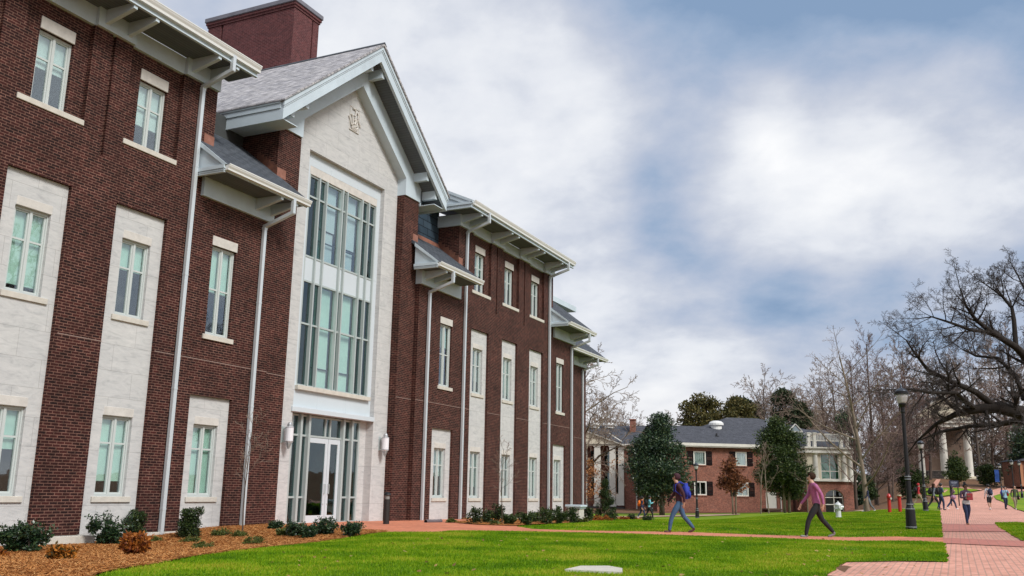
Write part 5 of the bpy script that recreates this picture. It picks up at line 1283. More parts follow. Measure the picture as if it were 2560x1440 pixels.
m = MB(); m.box(hx(1911), hx(1958), -1.3, .1, hz(1272.5), hz(1269.5)); m.box(hx(1913), hx(1917), -1.2, -1.1, -.5, hz(1272.6)); m.box(hx(1952), hx(1956), -1.2, -1.1, -.5, hz(1272.6)); m.box(hx(1914), hx(1955), -1.25, -1.15, hz(1276), hz(1274)); hb('door_step', m, plain('weathered_boards', (.13, .08, .055), .8, var=.2))
m = MB(); m.box(hx(1960) - .05, hx(1960) + .05, -.12, -.02, -.5, hz(1124)); hb('drain_pipe', m, M['house_white'])
m = MB(); m.box(hx(1650), hx(2006), -.62, .0, hz(1122), hz(1119)); m.box(hx(1650), hx(2006), -.70, -.60, hz(1119.5), hz(1112.5)); hb('eave', m, M['house_white'])
z0 = hz(1113); m = MB()
xa, xb, xr = hx(1655), hx(2010), hx(1985)
zl, zh = hz(1070) * 1.045, hz(1049) * 1.09
yl, yh = 5.2, 8.5
m.poly((xa, -.68, z0), (xb + 6, -.68, z0), (xb + 6, yl, zl), (xa, yl, zl)); m.poly((xa, yl, zl), (xb, yl, zl), (xb, 11, z0), (xa, 11, z0))
# taller hipped part on the right
m.poly((hx(1822), yl - .4, zl - .25), (hx(2120), yl - .4, zl - .25), (hx(1996), yh, zh), (hx(1906), yh, zh)); m.poly((hx(2120), yl - .4, zl - .25), (hx(2120), 14, zl - .25), (hx(1996), yh, zh))
m.poly((hx(1822), yl - .4, zl - .25), (hx(1906), yh, zh), (hx(1822), 14, zl - .25)); m.poly((hx(1906), yh, zh), (hx(1996), yh, zh), (hx(2120), 14, zl - .25), (hx(1822), 14, zl - .25))
hb('roof', m, M['house_shingle'])
m = MB(); m.lathe([(.0, 0), (.62, 0), (.62, .45), (.82, .5), (.82, .72), (.6, .92), (.3, 1.0), (0, 1.02)], (hx(1842), yl - .3, zl - .35), 16); hb('roof_vent', m, plain('white_roof_vent', (.7, .7, .68), .5))
m = MB(); m.box(hx(1813), hx(1817), 1.9, 2.0, hz(1089), hz(1083)); m.box(hx(1810), hx(1820), 1.7, 2.1, hz(1091), hz(1089.5)); hb('vent_pipe', m, M['black'])
m = MB(); m.box(hx(1977), hx(1988), 3.2, 4.2, hz(1075), hz(1052)); m.box(hx(1976), hx(1989), 3.1, 4.3, hz(1052), hz(1050)); hb('chimney', m, M['house_brick'])
m = MB(); m.lathe([(.16, 0), (.16, 1.05), (.22, 1.07), (.22, 1.2), (0, 1.25)], (hx(1973), 3.7, hz(1068)), 10); hb('flue_pipe', m, plain('galvanised_flue', (.45, .5, .53), .35, .6))
# the bay: brick below, white columned storey above, balustraded deck on top
bx0, bx1, by = hx(2004), hx(2126), -2.4
arch = []
ax0, ax1 = hx(2050), hx(2099); ac = (ax0 + ax1) / 2; aw = (ax1 - ax0) / 2; azs = hz(1240)
zt = hz(1200)
m = MB()
m.poly((bx0, by, -.6), (ax0, by, -.6), (ax0, by, zt), (bx0, by, zt)); m.poly((ax1, by, -.6), (bx1, by, -.6), (bx1, by, zt), (ax1, by, zt))
n = 14; prev = (ax0, azs)
for i in range(1, n + 1):
    a = PI - PI * i / n; q = (ac + aw * math.cos(a), azs + aw * .78 * math.sin(a)); m.poly((prev[0], by, prev[1]), (q[0], by, q[1]), (q[0], by, zt), (prev[0], by, zt)); m.poly((prev[0], by, prev[1]), (prev[0], by + .3, prev[1]), (q[0], by + .3, q[1]), (q[0], by, q[1])); prev = q
m.poly((bx0, by, -.6), (bx0, by, zt), (bx0, 0, zt), (bx0, 0, -.6)); m.poly((bx1, by, -.6), (bx1, 6, -.6), (bx1, 6, zt), (bx1, by, zt)); m.poly((bx0, by, zt), (bx1, by, zt), (bx1, 0, zt), (bx0, 0, zt))
m.poly((ax0, by, -.6), (ax0, by, azs), (ax0, by + .3, azs), (ax0, by + .3, -.6)); m.poly((ax1, by, -.6), (ax1, by + .3, -.6), (ax1, by + .3, azs), (ax1, by, azs))
hb('bay_wall', m, M['house_brick'])
m = MB()
for x in (ax0 + .04, ac, ax1 - .04): m.box(x - .04, x + .04, by + .16, by + .22, -.4, azs + (aw * .76 if x == ac else 0))
for zq in (azs, hz(1257), -.36): m.box(ax0, ax1, by + .15, by + .23, zq - .04, zq + .04)
prev = None
for i in range(n + 1):
    a = PI - PI * i / n; q = Vector((ac + (aw - .03) * math.cos(a), by + .19, azs + (aw - .03) * .78 * math.sin(a)))
    if prev: m.tube([prev, q], .045, 5)
    prev = q
wo = hb('arched_window', m, M['house_white'])
m = MB(); m.poly((ax0, by + .2, -.6), (ax1, by + .2, -.6), (ax1, by + .2, azs + aw * .8), (ax0, by + .2, azs + aw * .8)); hb('pane', m, M['glass_dark'], wo)
m = MB(); m.poly((ax0 - .3, by + .9, -.6), (ax1 + .3, by + .9, -.6), (ax1 + .3, by + .9, zt), (ax0 - .3, by + .9, zt)); hb('dark_room', m, M['interior'], wo)
m = MB(); m.box(bx0 - .1, bx1 + .35, by - .35, 0, hz(1201), hz(1197)); hb('bay_ledge', m, M['house_white'])
wx0, wx1, wz0, wz1 = hx(2043), hx(2092), hz(1196.5), hz(1133)
m = MB(); wallf(m, bx0 + .1, bx1 - .1, hz(1197), hz(1131), by + .05, [(wx0, wx1, wz0, wz1, .15)]); m.poly((bx1 - .1, by + .05, hz(1197)), (bx1 - .1, 0, hz(1197)), (bx1 - .1, 0, hz(1131)), (bx1 - .1, by + .05, hz(1131))); m.poly((bx0 + .1, by + .05, hz(1197)), (bx0 + .1, by + .05, hz(1131)), (bx0 + .1, 0, hz(1131)), (bx0 + .1, 0, hz(1197))); hb('bay_front', m, M['cream'])
m = MB(); xm = (wx0 + wx1) / 2
for x in (wx0 + .05, xm, wx1 - .05): m.box(x - .05, x + .05, by + .1, by + .18, wz0, wz1)
for zq in (wz0 + .05, hz(1176), wz1 - .05): m.box(wx0, wx1, by + .095, by + .185, zq - .045, zq + .045)
wo = hb('window', m, M['house_white'])
m = MB(); m.poly((wx0, by + .14, wz0), (wx1, by + .14, wz0), (wx1, by + .14, wz1), (wx0, by + .14, wz1)); hb('pane', m, glassmat('green_glass', (.30, .72, .55), .16), wo)
m = MB(); m.box(wx0 - .2, wx1 + .2, by + .8, by + .82, wz0 - .1, wz1 + .1); hb('dark_room', m, plain('green_room', (.20, .42, .33), .9, var=.7, vscale=1.2), wo)
for px in (2029, 2104, 2121):
    m = MB(); m.lathe([(.34, hz(1197)), (.34, hz(1195)), (.27, hz(1193.5)), (.255, hz(1170)), (.215, hz(1136)), (.26, hz(1134.8)), (.34, hz(1133.5)), (.34, hz(1131))], (hx(px), by - .02, 0), 16); hb('column', m, M['house_white'], smooth=False)
m = MB(); m.box(bx0 - .15, bx1 + .1, by - .30, .2, hz(1131), hz(1121)); m.box(bx0 - .4, bx1 + .2, by - .5, .2, hz(1121), hz(1117)); m.box(bx0 - .3, bx1 + .15, by - .4, .2, hz(1132), hz(1130.5)); hb('entablature', m, M['house_white'])
m = MB()
for px in (2013, 2028.5, 2099, 2115): m.box(hx(px) - .16, hx(px) + .16, by - .2, by + .12, hz(1117), hz(1083.5)); m.box(hx(px) - .21, hx(px) + .21, by - .25, by + .17, hz(1083.5), hz(1081.5))
for zq in (1084.5, 1101): m.box(hx(2013), hx(2115), by - .09, by + .01, hz(zq + 1.4), hz(zq - 1.4))
x = hx(2018)
while x < hx(2113): m.box(x - .032, x + .032, by - .07, by - .01, hz(1101), hz(1085)); x += .165
m.box(bx0, bx0 + .08, by, 0, hz(1086), hz(1084)); m.box(bx1 - .5, bx1 - .42, by, 0, hz(1086), hz(1084))
hb('balustrade', m, M['house_white'])
m = MB(); m.box(bx0 + .2, bx1 - .4, .05, .1, hz(1117), hz(1092)); hb('upper_wall', m, plain('slate_grey_board', (.09, .10, .12), .8))
m = MB(); xp, yp = hx(2022), 1.2; m.prism([(xp - .78, hz(1074)), (xp + .78, hz(1074)), (xp, hz(1055))], 'y', yp + .05, yp + 3.5); dm = hb('dormer', m, M['house_shingle'])
m = MB()
for s in (-1, 1): m.tube([(xp + s * .8, yp, hz(1074)), (xp, yp, hz(1054.5))], .075, 4)
m.box(xp - .8, xp + .8, yp - .08, yp + .04, hz(1076), hz(1073)); hb('dormer_trim', m, M['house_white'], dm)
m = MB(); m.poly((xp - .6, yp + .03, hz(1073.5)), (xp + .6, yp + .03, hz(1073.5)), (xp, yp + .03, hz(1058.5))); hb('dormer_glass', m, plain('blue_grey_infill', (.22, .27, .30), .5), dm)

# ------------------------------------------------------------------ columned wing to its left
o, rz = frame(1545, 1268, 112, math.radians(-14))
wingh = empty('columned_house', o, rz, 'house with pale square columns and a grey gabled roof beyond the hall corner', 'house')
WS = FPX / (112 * .977)
def wx(px): return (px - 1545) / WS
def wz(py): return (1268 - py) / WS
def wb(name, mb, m, par=None): return build(name, mb, m, par or wingh, local=True)
m = MB(); m.poly((wx(1400), 3.0, -1), (wx(1725), 3.0, -1), (wx(1725), 3.0, wz(1112)), (wx(1400), 3.0, wz(1112))); m.poly((wx(1561), 0, -1), (wx(1725), 0, -1), (wx(1725), 0, wz(1112)), (wx(1561), 0, wz(1112))); m.poly((wx(1561), 0, -1), (wx(1561), 0, wz(1112)), (wx(1561), 3, wz(1112)), (wx(1561), 3, -1)); wb('wall', m, M['house_brick'])
for px in (1424, 1459, 1494, 1532.5):
    m = MB(); m.bevbox(wx(px) - .36, wx(px) + .36, -.36, .36, 0.05, wz(1116), .03); m.box(wx(px) - .44, wx(px) + .44, -.44, .44, wz(1120), wz(1116.2)); m.box(wx(px) - .43, wx(px) + .43, -.43, .43, 0.06, .3); wb('column', m, M['house_white'])
m = MB(); m.box(wx(1541), wx(1561), -.3, .1, .2, wz(1236)); m.box(wx(1547), wx(1561), -.28, .08, wz(1236), wz(1116)); wb('white_panel', m, M['house_white'])
m = MB()
for px in (1476, 1512, 1543.5):
    for a, b in ((1128, 1165), (1180, 1235)): m.box(wx(px) - .42, wx(px) + .42, 2.93, 2.98, wz(b), wz(a))
wb('window', m, M['glass_dark'])
m = MB(); m.box(wx(1400), wx(1563), -.9, 3, -.7, .04); wb('porch_floor', m, plain('dark_porch', (.05, .04, .04), .8))
m = MB(); m.prism([(wx(1400), wz(1068) + .0), (wx(1464), wz(1080)), (wx(1553), wz(1113)), (wx(1553), wz(1117)), (wx(1400), wz(1117))], 'y', -.5, -.1); wb('pediment', m, M['cream'])
m = MB(); m.prism([(wx(1400), wz(1062)), (wx(1466), wz(1078)), (wx(1560), wz(1112.5)), (wx(1560), wz(1116)), (wx(1466), wz(1082)), (wx(1400), wz(1066))], 'y', -.75, -.45); wb('rake_trim', m, M['house_white'])
m = MB(); m.prism([(wx(1400), wz(1061)), (wx(1466), wz(1077)), (wx(1560), wz(1111.5)), (wx(1560), wz(1112.6)), (wx(1466), wz(1078.2)), (wx(1400), wz(1062.2))], 'y', -.8, 4.5)
m.poly((wx(1400), -.6, wz(1114)), (wx(1730), -.6, wz(1114)), (wx(1730), 5.6, wz(1068) * 1.045), (wx(1400), 5.6, wz(1067) * 1.04)); m.poly((wx(1400), 5.6, wz(1067) * 1.04), (wx(1730), 5.6, wz(1067) * 1.045), (wx(1730), 12, wz(1114)), (wx(1400), 12, wz(1114))); wb('roof', m, M['house_shingle'])
m = MB(); m.box(wx(1559), wx(1730), -.7, -.5, wz(1118), wz(1113)); m.box(wx(1559), wx(1730), -.5, 0, wz(1118), wz(1116)); wb('eave', m, M['house_white'])
m = MB(); m.box(wx(1568), wx(1582), 3.4, 4.4, wz(1085), wz(1047)); m.box(wx(1567), wx(1583), 3.3, 4.5, wz(1047), wz(1044)); wb('chimney', m, M['house_brick'])
for px in (1470, 1510):
    m = MB(); m.lathe([(0, 0), (.62, 0), (.62, .3), (.8, .34), (.75, .55), (.3, .68), (0, .7)], (wx(px), 5.0, wz(1066)), 14); wb('roof_vent', m, plain('pale_roof_vent', (.66, .66, .64), .5))
m = MB(); m.tube([(wx(1521), .7, wz(1087) + .1), (wx(1556), .1, wz(1109) + .1)], .07, 4); wb('roof_pipe', m, M['house_white'])
m = MB(); m.box(wx(1592) - .07, wx(1592) + .07, -.14, -.02, -.8, wz(1118)); wb('drain_pipe', m, M['house_white'])

# ------------------------------------------------------------------ temple fronted building on the rise
o, rz = frame(2388, 1194, 150, math.radians(-6))
port = empty('portico_building', o, rz, 'temple fronted building with tall white round columns behind the bare trees', 'building')
PS = FPX / (150 * .977)
def qx(px): return (px - 2388) / PS
def qz(py): return (1194 - py) / PS
def pb(name, mb, m, par=None): return build(name, mb, m, par or port, local=True)
for px in (2308, 2365, 2424):
    m = MB(); m.lathe([(.72, -.3), (.72, .15), (.60, .3), (.59, 3.0), (.50, 7.5), (.52, 7.6), (.66, 7.75), (.70, 7.95)], (qx(px), 0, 0), 18); pb('column', m, M['house_white'])
m = MB(); m.box(qx(2297), qx(2438), -.8, 6, 7.95, 8.55); m.box(qx(2294), qx(2441), -1.1, 6, 8.55, 9.1); m.box(qx(2292), qx(2443), -1.3, 6, 9.1, 9.35); pb('entablature', m, M['house_white'])
m = MB(); m.prism([(qx(2294), 9.35), (qx(2441), 9.35), (qx(2367.5), 12.9)], 'y', -.7, -.4); pb('pediment', m, M['cream'])
m = MB()
for s in (-1, 1): m.prism([(qx(2367.5), 13.2), (qx(2367.5 + s * 78), 9.35), (qx(2367.5 + s * 74), 9.35), (qx(2367.5), 12.85)], 'y', -1.2, -.3)
pb('raking_cornice', m, M['house_white'])
m = MB(); m.prism([(qx(2292), 9.3), (qx(2443), 9.3), (qx(2367.5), 13.1)], 'y', -.2, 16); pb('roof', m, M['house_shingle'])
m = MB(); m.box(qx(2300), qx(2436), 3.2, 16, -.5, 7.95); pb('wall', m, plain('brown_stucco', (.15, .10, .075), .85, var=.25, vscale=.8))
m = MB(); m.box(qx(2330), qx(2345), 3.08, 3.19, .3, 4.2); dd_ = pb('door', m, plain('red_brown_door', (.10, .035, .022), .6))
m = MB(); m.box(qx(2326), qx(2330), 3.05, 3.19, .3, 4.5); m.box(qx(2345), qx(2349), 3.05, 3.19, .3, 4.5); m.box(qx(2326), qx(2349), 3.04, 3.19, 4.2, 4.55); pb('door_trim', m, M['house_white'], dd_)
m = MB(); m.box(qx(2300), qx(2436), -1.2, 3.2, -.5, .2); m.box(qx(2345), qx(2436), -1.8, -1.2, -.9, -.05); m.box(qx(2345), qx(2440), -2.4, -1.8, -1.2, -.35); pb('steps', m, M['cream'])
# low stone wall before it
p = at(2339, 1197, 146); lw = empty('stone_wall', p, rz, 'low dark rubble stone wall in front of the portico door', 'wall')
m = MB(); m.bevbox(-1.25, 1.25, -.3, .3, -.3, 1.12, .05); build('wall_body', m, brickmat('rubble_stone', (.10, .085, .075), (.055, .048, .045), (.03, .026, .024), bw=.5, rh=.2, ms=.03, var=.4), lw, local=True)
m = MB(); m.bevbox(-1.3, 1.3, -.36, .36, 1.12, 1.24, .03); build('coping', m, plain('grey_coping', (.13, .115, .10), .8), lw, local=True)
# brick corner at the right edge
p = at(2566, 1207, 118); gh = empty('brick_lodge', p, rz, 'orange brown brick lodge partly cut by the right picture edge', 'building')
k = FPX / (118 * .977); m = MB(); m.box(-14 / k, 3.5, 0, 5, -.5, 54 / k); build('wall', m, brickmat('orange_brick', (.20, .078, .04), (.14, .055, .03), (.2, .13, .1), var=.3), gh, local=True)
m = MB(); m.box(-12 / k, -6 / k, -.06, 0.0, -.4, 50 / k); m.box(2 / k, 9 / k, -.06, .0, -.4, 50 / k); build('pilaster', m, plain('tan_pilaster', (.36, .17, .085), .8), gh, local=True)
m = MB(); m.prism([(-18 / k, 54 / k), (3.8, 54 / k), (3.0, 64 / k), (.6, 64 / k)], 'y', -.4, 5.4); build('roof', m, M['house_shingle'], gh, local=True)
# small pale grave-like marker stones in the slope right of the portico
for i, (px, lb) in enumerate([(2448, 'pale low stone block on the bank just right of the columns'), (2466, 'grey low stone block in the middle of the row on the bank'), (2478, 'smallest pale stone block at the right end of the row')]):
    p = at(px, 1197, 138); r = empty('stone_block', p, rz, lb, 'stone block', 'stone blocks on the bank')
    m = MB(); m.bevbox(-.34 + .1 * (i == 2), .34 - .1 * (i == 2), -.2, .2, -.9, .55 - .06 * i, .04); build('block', m, plain('pale_block_%d' % i, (.42 - .1 * (i == 1), .42 - .06 * (i == 1), .38), .8), r, local=True)
# ------------------------------------------------------------------ lamps, hydrants, signs
lampglass, lnt, lb_ = mat('ribbed_lamp_glass'); lb_.inputs['Base Color'].default_value = (.62, .62, .62, 1); lb_.inputs['Roughness'].default_value = .25
t_ = N(lnt, 'ShaderNodeBsdfTransparent'); x_ = N(lnt, 'ShaderNodeMixShader'); x_.inputs[0].default_value = .55
L(lnt, t_.outputs[0], x_.inputs[1]); L(lnt, lb_.outputs[0], x_.inputs[2]); L(lnt, x_.outputs[0], lnt.nodes['Material Output'].inputs['Surface'])
shine = plain('lamp_cap_metal', (.09, .10, .12), .25, .8)
band_m = plain('pale_ring_metal', (.36, .38, .42), .4, .5)  # paler grey metal for the thin rings on the post
def make_lamp(loc, label):
    r = empty('street_lamp', loc, 0, label, 'street lamp', 'black lamp posts along the walks')
    m = MB(); n = 20
    m.lathe([(.175, -.1), (.172, .08), (.165, .1), (.150, .6), (.145, .66), (.105, .78), (.115, .82), (.095, .9), (.085, 1.0), (.078, 1.55), (.092, 1.58), (.092, 1.68), (.070, 1.74), (.064, 2.4), (.056, 3.72), (.075, 3.74), (.075, 3.78), (.06, 3.8)], (0, 0, 0), n); build('post', m, M['black'], r, local=True, uv=False)
    for z, rr in ((.095, .170), (.655, .149), (.80, .117), (1.585, .095), (1.665, .095)):
        m = MB(); m.lathe([(rr, z), (rr + .004, z + .004), (rr + .004, z + .022), (rr, z + .026)], (0, 0, 0), n); build('band', m, band_m, r, local=True, uv=False)
    m = MB(); m.lathe([(.065, 3.79), (.07, 3.9), (.125, 3.99), (.13, 4.03), (.06, 4.035), (.055, 4.07), (0, 4.07)], (0, 0, 0), n); build('lamp_cup', m, M['black'], r, local=True, uv=False)
    m = MB(); m.lathe([(.118, 4.035), (.15, 4.10), (.182, 4.22), (.192, 4.33)], (0, 0, 0), n); g_ = build('lamp_globe', m, lampglass, r, local=True, uv=False, smooth=True)
    m = MB(); m.lathe([(.03, 4.05), (.03, 4.15), (.045, 4.17), (.045, 4.26), (0, 4.28)], (0, 0, 0), 10); build('bulb', m, plain('white_bulb', (.8, .8, .76), .4), g_, local=True, uv=False)
    m = MB(); m.lathe([(.21, 4.325), (.235, 4.33), (.235, 4.40), (.21, 4.41)], (0, 0, 0), n); build('rim', m, M['black'], r, local=True, uv=False)
    m = MB(); m.lathe([(.205, 4.41), (.19, 4.45), (.13, 4.50), (.06, 4.53), (.03, 4.56), (.04, 4.59), (.02, 4.62), (.008, 4.70), (0, 4.71)], (0, 0, 0), n); build('cap', m, shine, r, local=True, uv=False, smooth=True)
    return r
lamp0 = make_lamp(G(2279, 1326), 'tallest black lamp post, nearest, at the right end of the middle lawn')
lamp0.scale = (1, 1, 1.03)
def lamp_at(px, d, ytop, label):
    p = vdist(px, d); h = (at(px, ytop, d).z - p.z); s = h / 4.7
    return dup(lamp0, p, 0, label, s)
lamp_at(2312, 58, 1096, 'second black lamp post beside the strip of lawn behind the nearest lamp')
p = vdist(1742, 77); lamp_at(1742, 77, 1153, 'black lamp post standing before the lower shuttered window of the brick house')
lamp_at(2506, 88, 1157, 'black lamp post carrying the blue banner')
lamp_at(2537, 82, 1147, 'black lamp post right of the one with the blue banner')
lamp_at(2556, 92, 1150, 'last black lamp post, cut by the right picture edge')
lamp_at(1630, 92, 1205, 'faint lamp post in the shade of the big dark evergreen')
# banner on the lamp
a = at(2494, 1205, 87.6); b = at(2494, 1174, 87.6)
ban = empty('lamp_banner', (a.x, a.y, a.z), math.atan2(RY, RX), 'narrow blue banner hanging from the lamp post', 'banner')
hb_ = b.z - a.z; m = MB(); n = 8
for i in range(n):
    z0, z1 = hb_ * i / n, hb_ * (i + 1) / n; y0, y1 = .03 * math.sin(i), .03 * math.sin(i + 1)
    m.add([(-.2, y0, z0), (.2, y0, z0), (.2, y1, z1), (-.2, y1, z1), (-.2, y0 + .012, z0), (.2, y0 + .012, z0), (.2, y1 + .012, z1), (-.2, y1 + .012, z1)], [(0, 1, 2, 3), (7, 6, 5, 4), (0, 3, 7, 4), (1, 5, 6, 2)])
build('cloth', m, noisemat('blue_banner_cloth', [(.3, (.012, .03, .13)), (.62, (.03, .075, .28)), (.8, (.16, .2, .36))], 2.2, bump=0), ban, local=True, uv=False)
m = MB(); m.tube([(-.22, 0, hb_ + .01), (.42, .05, hb_ + .01)], .018, 6); m.tube([(-.22, 0, -.01), (.42, .05, -.01)], .018, 6); build('rod', m, M['black'], ban, local=True, uv=False)
# dark blue sign board
p = at(2385, 1217, 74); s0 = p.z - ground(p.x, p.y)
sg = empty('sign_board', (p.x, p.y, p.z), math.atan2(RY, RX), 'dark blue sign board with two rows of pale lettering on the far lawn', 'sign')
m = MB(); m.bevbox(-.36, .36, -.04, .04, -.02, .48, .01); build('board', m, plain('navy_board', (.010, .014, .038), .5), sg, local=True, uv=False)
m = MB(); m.box(-.33, -.27, -.03, .03, -s0 - .1, -.02); m.box(.27, .33, -.03, .03, -s0 - .1, -.02); build('leg', m, M['black'], sg, local=True, uv=False)
m = MB(); rg = random.Random(4)
for z, x0, x1, hh in ((.33, -.24, .24, .055), (.25, -.20, .20, .03), (.12, -.11, .12, .03)):
    x = x0
    while x < x1: w_ = rg.uniform(.018, .04); m.box(x, x + w_, -.044, -.0405, z, z + hh * rg.uniform(.8, 1)); x += w_ + .012
build('lettering', m, plain('pale_blue_lettering', (.30, .34, .44), .6), sg, local=True, uv=False)
# bollard light at the entrance
bo = empty('bollard_light', Vector((26.35, 17.1, ground(26.35, 17.1))), 0, 'black bollard light on the red brick paving right of the doors', 'bollard')
pb_ = G(965, 1313); bo.location = pb_
m = MB(); m.lathe([(.115, 0), (.10, .02), (.10, .80), (.085, .805), (0, .806)], (0, 0, 0), 16); build('post', m, plain('dark_bronze_paint', (.012, .011, .011), .45), bo, local=True, uv=False)
m = MB(); m.lathe([(.07, .80), (.08, .82), (.08, .93), (.07, .94)], (0, 0, 0), 16); build('lens', m, plain('grey_lens', (.22, .22, .21), .3), bo, local=True, uv=False)
m = MB(); m.lathe([(.115, .93), (.12, .945), (.11, .98), (.06, 1.03), (0, 1.045)], (0, 0, 0), 16); build('cap', m, M['black'], bo, local=True, uv=False)
# silver hydrant
p = vdist(2094, 50); hy = empty('fire_hydrant', p, 0, 'silver white fire hydrant on the middle lawn', 'hydrant')
sil = plain('silver_hydrant_paint', (.62, .64, .64), .4, .2)
m = MB(); m.lathe([(.17, 0), (.17, .05), (.12, .06), (.115, .38), (.19, .40), (.19, .45), (.13, .47), (.13, .56), (.16, .58), (.16, .61), (.12, .67), (.06, .72), (.035, .73), (.035, .78), (0, .785)], (0, 0, 0), 16); build('barrel', m, sil, hy, local=True, uv=False)
for dx, dy in ((1, 0), (-1, 0), (0, -1)):
    m = MB(); m.tube([(dx * .1, dy * .1, .51), (dx * .2, dy * .2, .51), (dx * .2, dy * .2, .51), (dx * .24, dy * .24, .51)], [.06, .06, .075, .07], 10); build('outlet', m, sil, hy, local=True, uv=False)
hy.rotation_euler[2] = .5; hy.scale = (1.12,) * 3
# red standpipes
redp = plain('red_standpipe_paint', (.42, .018, .012), .4)
for px, lb, head in ((2222, 'red standpipe with two hose outlets on the lawn, left of the pair', 0), (2248, 'plain red standpipe with a pale cap on the lawn, right of the pair', 1)):
    p = vdist(px, 56); r = empty('standpipe', p, .3, lb, 'standpipe', 'red standpipes on the lawn')
    m = MB(); m.lathe([(.12, -.05), (.10, .02), (.10, .85), (.12, .87)] + ([(.12, .93), (0, .94)] if head else [(.13, .98), (.09, 1.08), (.05, 1.12), (0, 1.13)]), (0, 0, 0), 14); build('pipe', m, redp, r, local=True, uv=False)
    if head: m = MB(); m.bevbox(-.22, .14, -.09, .09, .94, 1.02, .02); build('cap', m, plain('pale_cap', (.55, .48, .34), .5), r, local=True, uv=False)
    else:
        for s in (-1, 1):
            m = MB(); m.tube([(s * .08, 0, .88), (s * .2, -.05, .86), (s * .24, -.06, .85)], [.06, .06, .075], 10); o_ = build('outlet', m, redp, r, local=True, uv=False)
            m = MB(); m.tube([(s * .24, -.06, .85), (s * .265, -.067, .845)], .06, 10); build('outlet_cap', m, plain('pale_metal_cap', (.6, .58, .55), .4, .3), o_, local=True, uv=False)
# white pedestal at the far corner of the hall
p = G(1440, 1307); pd = empty('pedestal', p, 0, 'white stone pedestal with a wide cap at the far corner of the hall', 'pedestal')
m = MB(); m.bevbox(-.30, .30, -.3, .3, -.2, .98, .02); build('shaft', m, M['sill'], pd, local=True)
m = MB(); m.bevbox(-.42, .42, -.42, .42, 1.06, 1.22, .03); m.box(-.36, .36, -.36, .36, .98, 1.06); build('cap', m, M['white'], pd, local=True)
pd.scale = (.8, .8, .55)
# corrugated drain hose at the wall
p = G(1083, 1308.5); m = MB(); pts = [Vector((-.45 + .1 * i, .03 * math.sin(i * .7), .07)) for i in range(10)]
m.tube(pts, [.07 if i % 2 else .062 for i in range(10)], 10, cap=False)
o_ = build('drain_hose', m, plain('grey_ribbed_plastic', (.12, .10, .11), .6), local=True, loc=p, uv=False); o_.rotation_euler = (0, 0, -.1); tag(o_, 'short dark ribbed drain hose lying at the foot of the wall right of the doors', 'hose')

